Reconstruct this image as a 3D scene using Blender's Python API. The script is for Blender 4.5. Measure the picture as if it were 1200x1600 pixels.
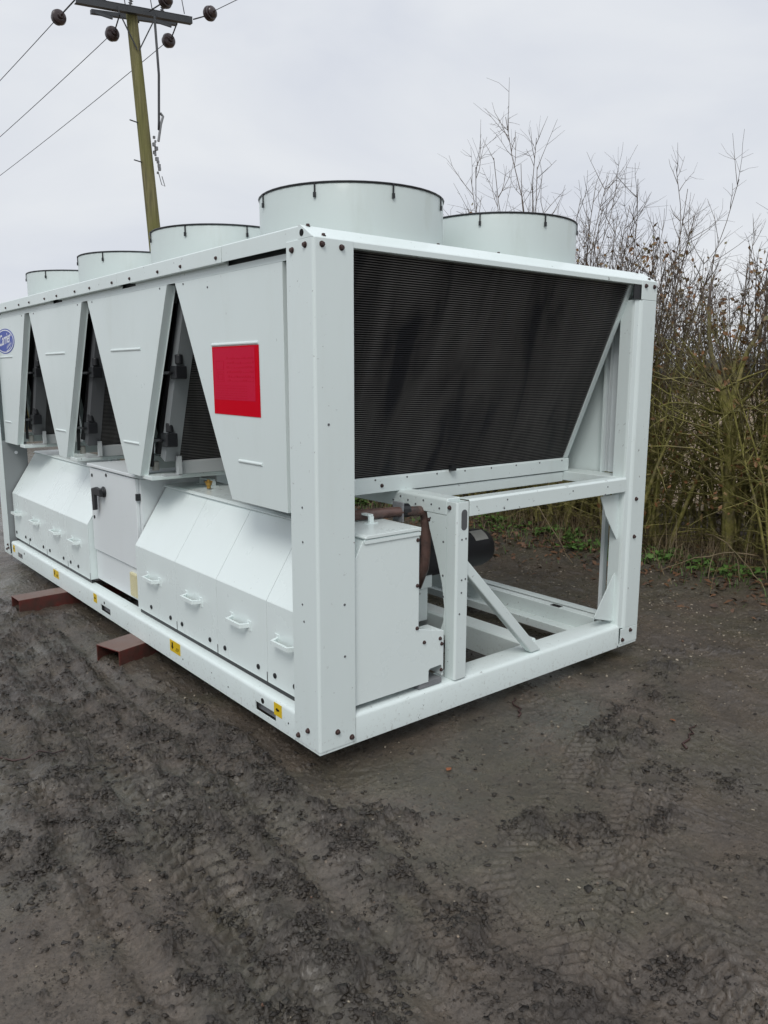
import bpy, bmesh, math, random
import numpy as np
from mathutils import Vector, Matrix

S = bpy.context.scene
COL = S.collection
R_ = math.radians
for o in list(bpy.data.objects):
    bpy.data.objects.remove(o)

# ------------------------------------------------------------------ camera
CAM = Vector((-1.69297, -2.48002, 1.54034))
yaw, pit, roll = R_(39.2875), R_(9.9368), R_(0.1084)
fw = Vector((math.sin(yaw)*math.cos(pit), math.cos(yaw)*math.cos(pit), -math.sin(pit)))
rt = Vector((math.cos(yaw), -math.sin(yaw), 0))
up = rt.cross(fw)
rt, up = math.cos(roll)*rt+math.sin(roll)*up, -math.sin(roll)*rt+math.cos(roll)*up
cd = bpy.data.cameras.new('camera')
co = bpy.data.objects.new('camera', cd); COL.objects.link(co)
co.matrix_world = Matrix(((rt.x, up.x, -fw.x, CAM.x), (rt.y, up.y, -fw.y, CAM.y), (rt.z, up.z, -fw.z, CAM.z), (0, 0, 0, 1)))
cd.sensor_fit = 'VERTICAL'; cd.sensor_height = 36.0; cd.sensor_width = 27.0
cd.lens = 1228.0/1600*36
cd.clip_start = 0.05; cd.clip_end = 2000
S.camera = co

# ------------------------------------------------------------------ light
to_sun = Vector((-0.51, -0.44, 0.745)).normalized()
W = bpy.data.worlds.new('World'); S.world = W; W.use_nodes = True
nt = W.node_tree; nt.nodes.clear()
def N(t, ty, **kw):
    n = t.nodes.new(ty)
    for k, v in kw.items():
        setattr(n, k, v)
    return n
wo = N(nt, 'ShaderNodeOutputWorld'); bg = N(nt, 'ShaderNodeBackground')
sky = N(nt, 'ShaderNodeTexSky', sky_type='NISHITA', sun_disc=False)
sky.sun_elevation = math.asin(to_sun.z); sky.sun_rotation = math.atan2(to_sun.x, to_sun.y)
tcw = N(nt, 'ShaderNodeTexCoord')
nz = N(nt, 'ShaderNodeTexNoise'); nz.inputs['Scale'].default_value = 2.6; nz.inputs['Detail'].default_value = 5; nz.inputs['Roughness'].default_value = .5
nz.inputs['Distortion'].default_value = .4
mpw = N(nt, 'ShaderNodeMapping'); mpw.inputs['Scale'].default_value = (1, 1, 2.4)
mpw.inputs['Location'].default_value = (.7, 3.1, .2)
nt.links.new(tcw.outputs['Generated'], mpw.inputs['Vector']); nt.links.new(mpw.outputs['Vector'], nz.inputs['Vector'])
crw = N(nt, 'ShaderNodeValToRGB')
crw.color_ramp.elements[0].position = .34; crw.color_ramp.elements[0].color = (6.65, 7.0, 7.75, 1)
crw.color_ramp.elements[1].position = .66; crw.color_ramp.elements[1].color = (8.0, 8.25, 8.6, 1)
nt.links.new(nz.outputs['Fac'], crw.inputs['Fac'])
mxw = N(nt, 'ShaderNodeMixRGB'); mxw.inputs['Fac'].default_value = .965
nt.links.new(sky.outputs['Color'], mxw.inputs['Color1']); nt.links.new(crw.outputs['Color'], mxw.inputs['Color2'])
sz = N(nt, 'ShaderNodeSeparateXYZ'); nt.links.new(tcw.outputs['Generated'], sz.inputs[0])
zc = N(nt, 'ShaderNodeMath', operation='MAXIMUM'); zc.inputs[1].default_value = 0; nt.links.new(sz.outputs['Z'], zc.inputs[0])
zp = N(nt, 'ShaderNodeMath', operation='POWER'); zp.inputs[1].default_value = 3; nt.links.new(zc.outputs[0], zp.inputs[0])
zm = N(nt, 'ShaderNodeMath', operation='MULTIPLY_ADD'); zm.inputs[1].default_value = .4; zm.inputs[2].default_value = 1; nt.links.new(zp.outputs[0], zm.inputs[0])
ov = N(nt, 'ShaderNodeVectorMath', operation='SCALE'); nt.links.new(mxw.outputs['Color'], ov.inputs[0]); nt.links.new(zm.outputs[0], ov.inputs['Scale'])
nt.links.new(ov.outputs[0], bg.inputs['Color']); bg.inputs['Strength'].default_value = .1
nt.links.new(bg.outputs['Background'], wo.inputs['Surface'])
sl = bpy.data.lights.new('sun', 'SUN'); sl.energy = 1.5; sl.angle = R_(24); sl.color = (1, .975, .94)
so = bpy.data.objects.new('sun', sl); COL.objects.link(so)
so.rotation_euler = (-to_sun).to_track_quat('-Z', 'Y').to_euler()
so.location = to_sun*30
S.view_settings.view_transform = 'Standard'; S.view_settings.look = 'None'
S.view_settings.exposure = 0.0; S.view_settings.gamma = 1; S.view_settings.use_curve_mapping = False

# ------------------------------------------------------------------ materials
def mat(name, col, rough=.5, metal=0, spec=.5):
    m = bpy.data.materials.new(name); m.use_nodes = True
    b = m.node_tree.nodes['Principled BSDF']
    b.inputs['Base Color'].default_value = (*col, 1); b.inputs['Roughness'].default_value = rough
    b.inputs['Metallic'].default_value = metal
    b.inputs['Specular IOR Level'].default_value = spec
    return m, m.node_tree, b
def noise(t, scale, detail=4, rough=.55, vec=None, coord='Object', mscale=None, dist=0):
    n = N(t, 'ShaderNodeTexNoise'); n.inputs['Scale'].default_value = scale
    n.inputs['Detail'].default_value = detail; n.inputs['Roughness'].default_value = rough; n.inputs['Distortion'].default_value = dist
    tc = N(t, 'ShaderNodeTexCoord')
    src = tc.outputs[coord]
    if mscale:
        mp = N(t, 'ShaderNodeMapping'); mp.inputs['Scale'].default_value = mscale
        t.links.new(src, mp.inputs['Vector']); src = mp.outputs['Vector']
    t.links.new(src, n.inputs['Vector'])
    return n.outputs['Fac']
def ramp(t, fac, stops):
    r = N(t, 'ShaderNodeValToRGB'); e = r.color_ramp.elements
    while len(e) < len(stops): e.new(.5)
    for i, (p, c) in enumerate(stops):
        e[i].position = p; e[i].color = (*c, 1) if len(c) == 3 else c
    t.links.new(fac, r.inputs['Fac']); return r.outputs['Color']
def mix(t, fac, a, b, mode='MIX'):
    m = N(t, 'ShaderNodeMixRGB', blend_type=mode)
    for s, v in (('Fac', fac), ('Color1', a), ('Color2', b)):
        if isinstance(v, (int, float)): m.inputs[s].default_value = v
        elif isinstance(v, tuple): m.inputs[s].default_value = (*v, 1)
        else: t.links.new(v, m.inputs[s])
    return m.outputs['Color']
def bump(t, b, h, strength, dist=.01):
    n = N(t, 'ShaderNodeBump'); n.inputs['Strength'].default_value = strength; n.inputs['Distance'].default_value = dist
    t.links.new(h, n.inputs['Height']); t.links.new(n.outputs['Normal'], b.inputs['Normal'])
def g3(v): return (v, v, v)

M = {}
def paint(name, base, rough=.33, chips=0.0, dirt=.35):
    m, t, b = mat(name, base, rough)
    n1 = noise(t, 2.2, 6, .6)
    n2 = noise(t, 9, 5, .65, mscale=(1, 1, .22))            # runs down the sheet
    d = ramp(t, n2, [(.50, g3(0)), (.78, g3(1))])
    dd = mix(t, ramp(t, n1, [(.35, g3(0)), (.75, g3(1))]), (0, 0, 0), d)
    dm = N(t, 'ShaderNodeMath', operation='MULTIPLY'); dm.inputs[1].default_value = dirt
    t.links.new(dd, dm.inputs[0])
    c = mix(t, dm.outputs[0], base, tuple(v*.70 for v in (base[0]*1.0, base[1]*.97, base[2]*.86)))
    c = mix(t, ramp(t, noise(t, 1.3, 3), [(.3, g3(0)), (.7, g3(.5))]), c, tuple(v*1.05 for v in base))
    # tiny scuffs
    sc = ramp(t, noise(t, 55, 2, .5, mscale=(1, 1, .5)), [(.765, g3(0)), (.79, g3(.5))])
    c = mix(t, sc, c, (.23, .24, .23))
    if chips:
        tcz = N(t, 'ShaderNodeTexCoord'); sz_ = N(t, 'ShaderNodeSeparateXYZ'); t.links.new(tcz.outputs['Object'], sz_.inputs[0])
        zr = N(t, 'ShaderNodeMapRange'); zr.inputs['From Min'].default_value = .0; zr.inputs['From Max'].default_value = .16; zr.inputs['To Min'].default_value = .42; zr.inputs['To Max'].default_value = .0
        t.links.new(sz_.outputs['Z'], zr.inputs['Value'])
        spl = ramp(t, noise(t, 48, 5, .7), [(.56, g3(0)), (.68, g3(1))])
        dz_ = N(t, 'ShaderNodeMath', operation='MULTIPLY'); t.links.new(spl, dz_.inputs[0]); t.links.new(zr.outputs[0], dz_.inputs[1])
        c = mix(t, dz_.outputs[0], c, (.20, .17, .13))
        ch = ramp(t, noise(t, 34, 6, .7), [(.665-chips*.05, g3(0)), (.685-chips*.05, g3(1))])
        ms = ramp(t, noise(t, 3.0, 3), [(.45, g3(0)), (.6, g3(1))])
        chm = mix(t, 1.0, ch, ms, 'MULTIPLY')
        c = mix(t, chm, c, (.20, .20, .19))
    t.links.new(c, b.inputs['Base Color'])
    t.links.new(ramp(t, n1, [(.3, g3(rough-.06)), (.7, g3(rough+.16))]), b.inputs['Roughness'])
    if rough > .3: bump(t, b, noise(t, 1.6, 0), .06, .02)
    b.inputs['Coat Weight'].default_value = .18; b.inputs['Coat Roughness'].default_value = .12
    return m
PB = (.69, .77, .755)
M['white'] = paint('white_paint', PB)
M['shroud'] = paint('weathered_shroud_paint', (.52, .585, .568), .42, 0, .6)
M['frame'] = paint('white_frame_paint', (.70, .78, .765), .36, .5, .35)
M['cover'] = paint('white_gloss_paint', (.745, .825, .81), .25, 0, .15)
M['cab'] = paint('white_cabinet_paint', (.70, .745, .75), .42, 0, .2)
M['black'] = mat('black_plastic_and_shade', (.012, .013, .015), .42)[0]
M['blackrub'] = mat('black_insulation', (.014, .014, .017), .55)[0]
def mk_coil():
    m, t, b = mat('coil_fins', (.03, .03, .031), .55, .0, .35)
    tc = N(t, 'ShaderNodeTexCoord'); mp = N(t, 'ShaderNodeMapping'); mp.inputs['Rotation'].default_value = (0, R_(24), 0); mp.inputs['Scale'].default_value = (2.6, 1, .55)
    t.links.new(tc.outputs['Object'], mp.inputs['Vector'])
    an = N(t, 'ShaderNodeTexNoise'); an.inputs['Scale'].default_value = 2.4; an.inputs['Detail'].default_value = 3; an.inputs['Distortion'].default_value = 1.3
    t.links.new(mp.outputs['Vector'], an.inputs['Vector']); a = an.outputs['Fac']
    s = noise(t, 260, 2, .6)
    c = ramp(t, a, [(.34, (.032, .034, .040)), (.48, (.085, .082, .079)), (.68, (.130, .126, .119))])
    sp = ramp(t, s, [(.70, g3(0)), (.78, g3(1))])
    c = mix(t, sp, c, (.10, .095, .085))
    t.links.new(c, b.inputs['Base Color'])
    t.links.new(ramp(t, a, [(.35, g3(.38)), (.6, g3(.62))]), b.inputs['Roughness'])
    return m
M['coil'] = mk_coil()
M['coildark'] = mat('coil_gap', (.006, .006, .008), .7)[0]
def mk_rust(name, c1, c2, c3, rough=.6):
    m, t, b = mat(name, c1, rough)
    c = ramp(t, noise(t, 9, 7, .65), [(.32, c1), (.5, c2), (.68, c3)])
    t.links.new(c, b.inputs['Base Color'])
    t.links.new(ramp(t, noise(t, 6, 4), [(.35, g3(rough-.28)), (.65, g3(rough+.15))]), b.inputs['Roughness'])
    bump(t, b, noise(t, 60, 5, .7), .35, .004)
    return m
M['bolt'] = mk_rust('rusty_bolt', (.035, .019, .017), (.058, .028, .024), (.025, .017, .017), .6)
M['pipe'] = mk_rust('rusty_pipe', (.085, .05, .042), (.13, .075, .062), (.045, .032, .03), .5)
def mk_beam():
    m, t, b = mat('red_oxide_steel', (.16, .03, .022), .5)
    gn = N(t, 'ShaderNodeNewGeometry'); sx = N(t, 'ShaderNodeSeparateXYZ'); t.links.new(gn.outputs['Normal'], sx.inputs[0])
    red = ramp(t, noise(t, 7, 6, .65), [(.34, (.16, .022, .017)), (.5, (.10, .024, .018)), (.66, (.055, .027, .020)), (.8, (.11, .06, .045))])
    mud = ramp(t, noise(t, 5, 7, .7), [(.3, (.12, .07, .055)), (.55, (.17, .105, .085)), (.75, (.09, .06, .05))])
    f = N(t, 'ShaderNodeMapRange'); f.inputs['From Min'].default_value = .4; f.inputs['From Max'].default_value = .8
    t.links.new(sx.outputs['Z'], f.inputs['Value'])
    t.links.new(mix(t, f.outputs[0], red, mud), b.inputs['Base Color'])
    t.links.new(ramp(t, noise(t, 5, 4), [(.35, g3(.3)), (.65, g3(.6))]), b.inputs['Roughness'])
    bump(t, b, noise(t, 70, 4, .7), .3, .003)
    return m
M['beam'] = mk_beam()
M['brass'] = mat('brass_valve', (.42, .26, .06), .4, .6)[0]
M['shadegrey'] = mat('shaded_white_frame', (.24, .26, .265), .45)[0]  # white coil frame darkened to imitate shade inside the openings
M['midlight'] = mat('shaded_white_rail', (.42, .45, .45), .5)[0]  # white rails and brackets toned down, shade of the openings in the colour
M['midgrey'] = mat('inner_plate_grey', (.24, .26, .265), .5)[0]  # plain mid grey for the inner plate
M['dgrey'] = mat('dark_grey_and_frame_shade', (.10, .105, .11), .5)[0]
M['galv'] = mk_rust('galvanised_steel', (.17, .18, .19), (.23, .24, .25), (.12, .12, .13), .55)
M['dsteel'] = mat('dark_steel', (.055, .06, .065), .55, .2)[0]
M['yellow'] = mat('yellow_sticker', (.72, .50, .02), .4)[0]
M['ink'] = mat('black_ink', (.008, .007, .007), .6, 0, .2)[0]
M['red'] = mat('red_film', (.58, .001, .014), .45, 0, .03)[0]
M['redb'] = mat('red_film_print', (.54, .010, .036), .45, 0, .03)[0]
M['redlite'] = mat('red_film_over_paper', (.56, .014, .048), .45, 0, .03)[0]
M['blue'] = mat('blue_badge', (.05, .085, .40), .4, 0, .2)[0]
M['badge'] = mat('white_badge', (.78, .80, .82), .35)[0]
M['cream'] = mat('cream_plastic', (.66, .62, .40), .45)[0]
M['paper'] = mk_rust('paper_label', (.55, .54, .48), (.62, .61, .55), (.42, .41, .36), .7)
def mk_wood():
    m, t, b = mat('weathered_pole_wood', (.16, .14, .06), .85)
    a = noise(t, 5, 6, .65, mscale=(5, 5, .25)); g = noise(t, .9, 5, .6, mscale=(1.5, 1.5, .6))
    c = ramp(t, a, [(.3, (.085, .078, .045)), (.5, (.175, .16, .07)), (.72, (.26, .235, .12))])
    c = mix(t, ramp(t, g, [(.42, g3(0)), (.62, g3(.75))]), c, (.15, .155, .035))
    t.links.new(c, b.inputs['Base Color']); bump(t, b, a, .5, .02)
    return m
M['wood'] = mk_wood()
M['porcelain'] = mat('brown_porcelain', (.045, .030, .030), .25)[0]
M['wire'] = mat('wire_grey', (.03, .03, .035), .6)[0]
def mk_bark():
    m, t, b = mat('mossy_bark', (.06, .05, .03), .85)
    tc = N(t, 'ShaderNodeTexCoord'); sx = N(t, 'ShaderNodeSeparateXYZ'); t.links.new(tc.outputs['Object'], sx.inputs[0])
    hn = N(t, 'ShaderNodeMapRange'); hn.inputs['From Min'].default_value = 1.3; hn.inputs['From Max'].default_value = 2.9
    hn.inputs['To Min'].default_value = .12; hn.inputs['To Max'].default_value = -.28
    t.links.new(sx.outputs['Z'], hn.inputs['Value'])
    a = noise(t, 3.5, 5, .65)
    ad = N(t, 'ShaderNodeMath', operation='ADD'); t.links.new(a, ad.inputs[0]); t.links.new(hn.outputs[0], ad.inputs[1])
    f = ramp(t, ad.outputs[0], [(.40, g3(0)), (.60, g3(1))])
    bark = ramp(t, noise(t, 12, 4, .6), [(.35, (.075, .058, .047)), (.6, (.15, .118, .092)), (.75, (.24, .195, .15))])
    moss = ramp(t, noise(t, 22, 4, .6), [(.3, (.095, .092, .022)), (.5, (.215, .20, .05)), (.68, (.33, .28, .12)), (.8, (.38, .36, .07))])
    t.links.new(mix(t, f, bark, moss), b.inputs['Base Color'])
    bump(t, b, noise(t, 80, 3), .5, .006)
    return m
M['bark'] = mk_bark()
def mk_leaf(name, cols):
    m, t, b = mat(name, cols[0], .6)
    tc = N(t, 'ShaderNodeTexCoord')
    n = noise(t, 3.7, 3, .7)
    t.links.new(ramp(t, n, [(.3+.4*i/(len(cols)-1), c) for i, c in enumerate(cols)]), b.inputs['Base Color'])
    return m
M['leaf'] = mk_leaf('hedge_leaf', [(.075, .095, .022), (.14, .10, .035), (.20, .085, .03), (.16, .13, .055), (.10, .115, .03)])
M['drygrass'] = mk_leaf('dry_grass', [(.055, .045, .02), (.12, .09, .045), (.20, .15, .085), (.075, .08, .026)])
M['weed'] = mk_leaf('green_weed', [(.045, .09, .015), (.07, .15, .025), (.10, .19, .035)])
M['litter'] = mk_leaf('leaf_litter', [(.05, .028, .018), (.10, .05, .026), (.15, .07, .03), (.05, .045, .03)])
M['orangeleaf'] = mat('orange_leaf', (.26, .085, .03), .55)[0]
M['stone'] = mk_leaf('pebble', [(.10, .09, .08), (.22, .18, .13), (.34, .30, .23), (.17, .09, .05)])
def mk_mud():
    m, t, b = mat('wet_mud', (.06, .05, .042), .5)
    at = N(t, 'ShaderNodeAttribute', attribute_name='clod')
    av = N(t, 'ShaderNodeAttribute', attribute_name='verge')
    big = noise(t, .85, 5, .6); mid = noise(t, 5.5, 7, .66); fine = noise(t, 70, 6, .72)
    smooth = ramp(t, big, [(.32, (.064, .053, .043)), (.45, (.102, .081, .061)), (.55, (.086, .076, .054)), (.68, (.118, .092, .071))])
    smooth = mix(t, ramp(t, mid, [(.40, g3(0)), (.66, g3(.6))]), smooth, (.052, .044, .037))
    grit_shade = ramp(t, fine, [(.34, g3(.74)), (.5, g3(1.0)), (.66, g3(1.25))])  # mud grain, with the shade of small cavities put into its colour
    grit_shade = mix(t, 1.0, grit_shade, ramp(t, noise(t, 26, 5, .7), [(.34, g3(.84)), (.66, g3(1.14))]), 'MULTIPLY')
    smooth = mix(t, 1.0, smooth, grit_shade, 'MULTIPLY')
    spk = ramp(t, noise(t, 95, 3, .6), [(.60, g3(0)), (.66, g3(.85))])
    spk = mix(t, 1.0, spk, ramp(t, noise(t, 7, 4, .6), [(.42, g3(.1)), (.6, g3(1))]), 'MULTIPLY')
    smooth = mix(t, spk, smooth, (.024, .020, .016))
    clod = ramp(t, mid, [(.3, (.013, .0105, .0085)), (.7, (.033, .026, .021))])  # wet clod brown, darkened further for the shadow among crumbs
    c = mix(t, at.outputs['Fac'], smooth, clod)
    vg = ramp(t, noise(t, 9, 6, .7), [(.3, (.030, .021, .015)), (.5, (.058, .038, .024)), (.7, (.075, .058, .032))])
    c = mix(t, av.outputs['Fac'], c, vg)
    # embedded grit and small stones
    vo = N(t, 'ShaderNodeTexVoronoi', feature='F1'); vo.inputs['Scale'].default_value = 34
    tc = N(t, 'ShaderNodeTexCoord'); t.links.new(tc.outputs['Object'], vo.inputs['Vector'])
    sp = N(t, 'ShaderNodeSeparateColor'); t.links.new(vo.outputs['Color'], sp.inputs[0])
    sel = ramp(t, sp.outputs[0], [(.90, g3(0)), (.91, g3(1))])
    dsk = ramp(t, vo.outputs['Distance'], [(.13, g3(1)), (.20, g3(0))])
    ms = mix(t, 1.0, sel, dsk, 'MULTIPLY')
    ms2 = mix(t, 1.0, ms, ramp(t, noise(t, 1.7, 3), [(.45, g3(0)), (.6, g3(1))]), 'MULTIPLY')
    stc = ramp(t, sp.outputs[1], [(.2, (.16, .12, .085)), (.6, (.26, .22, .17)), (.9, (.17, .09, .055))])
    c = mix(t, ms2, c, stc)
    t.links.new(c, b.inputs['Base Color'])
    rg = ramp(t, mid, [(.30, g3(.20)), (.50, g3(.31)), (.68, g3(.48))])
    rg = mix(t, at.outputs['Fac'], rg, g3(.42))
    rg = mix(t, av.outputs['Fac'], rg, g3(.8))
    t.links.new(rg, b.inputs['Roughness'])
    b.inputs['Specular IOR Level'].default_value = .5
    wet = ramp(t, noise(t, 1.15, 4, .55), [(.42, g3(0)), (.62, g3(.55))])
    wet = mix(t, at.outputs['Fac'], wet, g3(0)); wet = mix(t, av.outputs['Fac'], wet, g3(0))
    t.links.new(wet, b.inputs['Coat Weight']); b.inputs['Coat Roughness'].default_value = .22; b.inputs['Coat IOR'].default_value = 1.4
    bh = mix(t, .5, fine, ramp(t, noise(t, 24, 6, .7), [(.2, g3(0)), (.8, g3(1))]))
    bh = mix(t, spk, bh, g3(1.0))
    bump(t, b, bh, .8, .012)
    return m
M['mud'] = mk_mud()
def mk_field():
    m, t, b = mat('dry_field', (.3, .22, .14), .9)
    t.links.new(ramp(t, noise(t, .35, 7, .7), [(.3, (.16, .115, .07)), (.5, (.25, .185, .125)), (.7, (.20, .17, .095))]), b.inputs['Base Color'])
    return m
M['field'] = mk_field()
M['farwood'] = mk_leaf('far_wood', [(.045, .055, .055), (.065, .075, .075), (.08, .085, .085)])

# ------------------------------------------------------------------ mesh helpers
class MB:
    def __init__(s): s.v = []; s.f = []; s.m = []
    def add(s, vs, fs, mi=0):
        o = len(s.v); s.v += [tuple(v) for v in vs]; s.f += [tuple(i+o for i in f) for f in fs]; s.m += [mi]*len(fs); return s
    def box(s, x0, x1, y0, y1, z0, z1, mi=0):
        return s.add([(x0,y0,z0),(x1,y0,z0),(x1,y1,z0),(x0,y1,z0),(x0,y0,z1),(x1,y0,z1),(x1,y1,z1),(x0,y1,z1)],
                     [(3,2,1,0),(4,5,6,7),(0,1,5,4),(1,2,6,5),(2,3,7,6),(3,0,4,7)], mi)
    def prism(s, poly, axis, a, b, mi=0):
        def P(u, w, c): return (c,u,w) if axis == 'x' else ((u,c,w) if axis == 'y' else (u,w,c))
        n = len(poly)
        return s.add([P(u,w,a) for u,w in poly]+[P(u,w,b) for u,w in poly],
                     [tuple(range(n))[::-1], tuple(range(n,2*n))]+[(i,(i+1)%n,(i+1)%n+n,i+n) for i in range(n)], mi)
    def tube(s, pts, r, n=8, cap=True, mi=0):
        pts = [Vector(p) for p in pts]; k = len(pts)
        rs = r if isinstance(r, (list, tuple)) else [r]*k
        vs = []; a = None
        for i, p in enumerate(pts):
            d = (pts[min(i+1,k-1)]-pts[max(i-1,0)]).normalized()
            if a is None:
                a = d.orthogonal().normalized()
            else:
                a = (a-d*a.dot(d)); a = a.normalized() if a.length > 1e-6 else d.orthogonal().normalized()
            b = d.cross(a)
            for j in range(n):
                t = 2*math.pi*(j+.5)/n
                vs.append(p+(a*math.cos(t)+b*math.sin(t))*rs[i])
        fs = [(i*n+j, i*n+(j+1)%n, (i+1)*n+(j+1)%n, (i+1)*n+j) for i in range(k-1) for j in range(n)]
        if cap: fs += [tuple(range(n))[::-1], tuple(range((k-1)*n, k*n))]
        return s.add(vs, fs, mi)
    def lathe(s, prof, org, axis, n=24, mi=0, cap=True):
        ax = Vector(axis).normalized(); a = ax.orthogonal().normalized(); b = ax.cross(a); org = Vector(org)
        vs = []
        for h, r in prof:
            for j in range(n):
                t = 2*math.pi*j/n; vs.append(org+ax*h+(a*math.cos(t)+b*math.sin(t))*r)
        k = len(prof)
        fs = [(i*n+j, i*n+(j+1)%n, (i+1)*n+(j+1)%n, (i+1)*n+j) for i in range(k-1) for j in range(n)]
        if cap: fs += [tuple(range(n))[::-1], tuple(range((k-1)*n, k*n))]
        return s.add(vs, fs, mi)
    def mesh(s, name, mats):
        me = bpy.data.meshes.new(name); me.from_pydata(s.v, [], s.f)
        for m in (mats if isinstance(mats, (list, tuple)) else [mats]): me.materials.append(m)
        if len(set(s.m)) > 1: me.polygons.foreach_set('material_index', s.m)
        if len(s.f) < 20000:
            bm = bmesh.new(); bm.from_mesh(me); bmesh.ops.recalc_face_normals(bm, faces=bm.faces); bm.to_mesh(me); bm.free()
        me.update(); return me
    def build(s, name, mats, parent=None, bevel=0, smooth=False, seg=2):
        me = s.mesh(name, mats)
        return link(name, me, parent, bevel, smooth, seg)
def link(name, me, parent=None, bevel=0, smooth=False, seg=2):
    o = bpy.data.objects.new(name, me); COL.objects.link(o)
    if parent is not None: o.parent = parent
    if bevel:
        b = o.modifiers.new('bevel', 'BEVEL'); b.width = bevel; b.segments = seg; b.limit_method = 'ANGLE'; b.angle_limit = R_(35)
        b.harden_normals = False
    if smooth:
        me.polygons.foreach_set('use_smooth', [True]*len(me.polygons))
        if smooth != 'all':
            me.set_sharp_from_angle(angle=R_(40))
    return o
def tag(o, label=None, cat=None, group=None, kind=None):
    if label: o['label'] = label
    if cat: o['category'] = cat
    if group: o['group'] = group
    if kind: o['kind'] = kind
    return o
def thing(name, loc, label, cat, group=None):
    o = bpy.data.objects.new(name, None); COL.objects.link(o); o.location = loc; o.empty_display_size = .1
    return tag(o, label, cat, group)

# ------------------------------------------------------------------ numpy noise
def pnoise(x, y, seed=0):
    xi = np.floor(x).astype(np.int64); yi = np.floor(y).astype(np.int64); xf = x-xi; yf = y-yi
    def g(ix, iy):
        h = (ix*374761393+iy*668265263+seed*974634777) & 0xffffffff
        h = ((h ^ (h >> 13))*1274126177) & 0xffffffff
        h = (h ^ (h >> 16)) & 0xffff
        a = h*(2*np.pi/65536); return np.cos(a), np.sin(a)
    u = xf*xf*xf*(xf*(xf*6-15)+10); v = yf*yf*yf*(yf*(yf*6-15)+10)
    def d(ix, iy, fx, fy):
        a, b = g(ix, iy); return a*fx+b*fy
    n0 = d(xi,yi,xf,yf)*(1-u)+d(xi+1,yi,xf-1,yf)*u
    n1 = d(xi,yi+1,xf,yf-1)*(1-u)+d(xi+1,yi+1,xf-1,yf-1)*u
    return (n0*(1-v)+n1*v)*1.45
def sst(a, b, x):
    t = np.clip((x-a)/(b-a), 0, 1); return t*t*(3-2*t)

GZ = -.09
def ground_fields(x, y):
    wob = .10*pnoise(x*.9, y*.9, 5)+.05*pnoise(x*3.1, y*3.1, 6)
    near = 1-sst(14, 30, np.hypot(x-1, y-1))
    def band(xc, w, y0, y1, sl=0):
        return np.exp(-((x-xc-sl*y+wob*.7)/w)**2)*sst(y0-.5, y0+.2, y)*(1-sst(y1-.5, y1+.5, y))
    # mud thrown up beside the wheel tracks, which run along y past the machine
    lines = 0
    for i, xc in enumerate((-1.17, -1.01, -.86, -.74, -.50, -.40, -.24, -.12, .02)):
        lines = lines+(.9, .7, 1., .8, 1., .7, .95, .6, .5)[i]*np.exp(-((x-xc-.035*y+wob*.55)/.030)**2)*sst(-2.9, -2.3, y)*(1-sst(1.2+.2*i, 2.6+.2*i, y))
    lines = lines*sst(-.75, .05, pnoise(x*2.3, y*1.1, 17))
    bands = band(-.44, .10, -2.6, 3.6, .03)+.95*band(-.80, .09, -2.6, 3.0, .05)+.75*band(-.16, .06, -1.6, 1.2)+.9*band(-1.08, .07, -.9, .6, .06)+.6*band(-.62, .04, -2.6, 3.0, .04)
    def blob(cx, cy, rx, ry): return np.exp(-(((x-cx+wob)/rx)**2+((y-cy+wob)/ry)**2))
    pans = 1.2*blob(-1.30, -.62, .34, .46)+.8*blob(-.42, -1.25, .16, .35)+.9*blob(.15, -1.15, .30, .22)+.8*blob(.35, -.55, .28, .22)+.7*blob(-.95, -.15, .10, .28)+.5*blob(1.7, -.9, .4, .3)
    churn = .9*blob(.72, -1.0, .32, .22)+.8*blob(.42, -.75, .10, .10)+.9*blob(-.05, -.42, .20, .22)+.8*blob(1.25, -.55, .45, .25)+.8*blob(.0, -.95, .12, .16)+.7*blob(.12, -1.55, .16, .14)
    n1 = pnoise(x*1.9, y*1.9, 11)+.6*pnoise(x*4.3, y*4.3, 12)+.35*pnoise(x*9, y*9, 13)
    C = sst(.10, .72, n1*.68+bands*1.15+churn*.85-pans*.95)
    br = sst(-.5, .3, pnoise(x*6.3, y*6.3, 14)+.6*pnoise(x*14, y*14, 15))
    # rows of crumbs squeezed out between the tyre lugs
    lug = 0
    for xc, w, pt, sl in ((-.62, .085, .066, .04), (-.34, .06, .052, .03), (-.93, .07, .060, .05)):
        v = x-xc-sl*y+wob*.7
        lug = lug+np.exp(-(v/w)**4)*sst(.1, .6, np.sin(2*np.pi*(y/pt+np.abs(v)*7)))*(1-sst(2.2, 3.2, y))
    lug = lug*sst(-.45, .15, pnoise(x*2.7, y*2.7, 16))
    C = np.clip(C*(.30+.70*br)+(.62*lug+.70*lines)*(1-.85*np.clip(pans, 0, 1)), 0, 1)
    return C*near, near, wob
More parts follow.
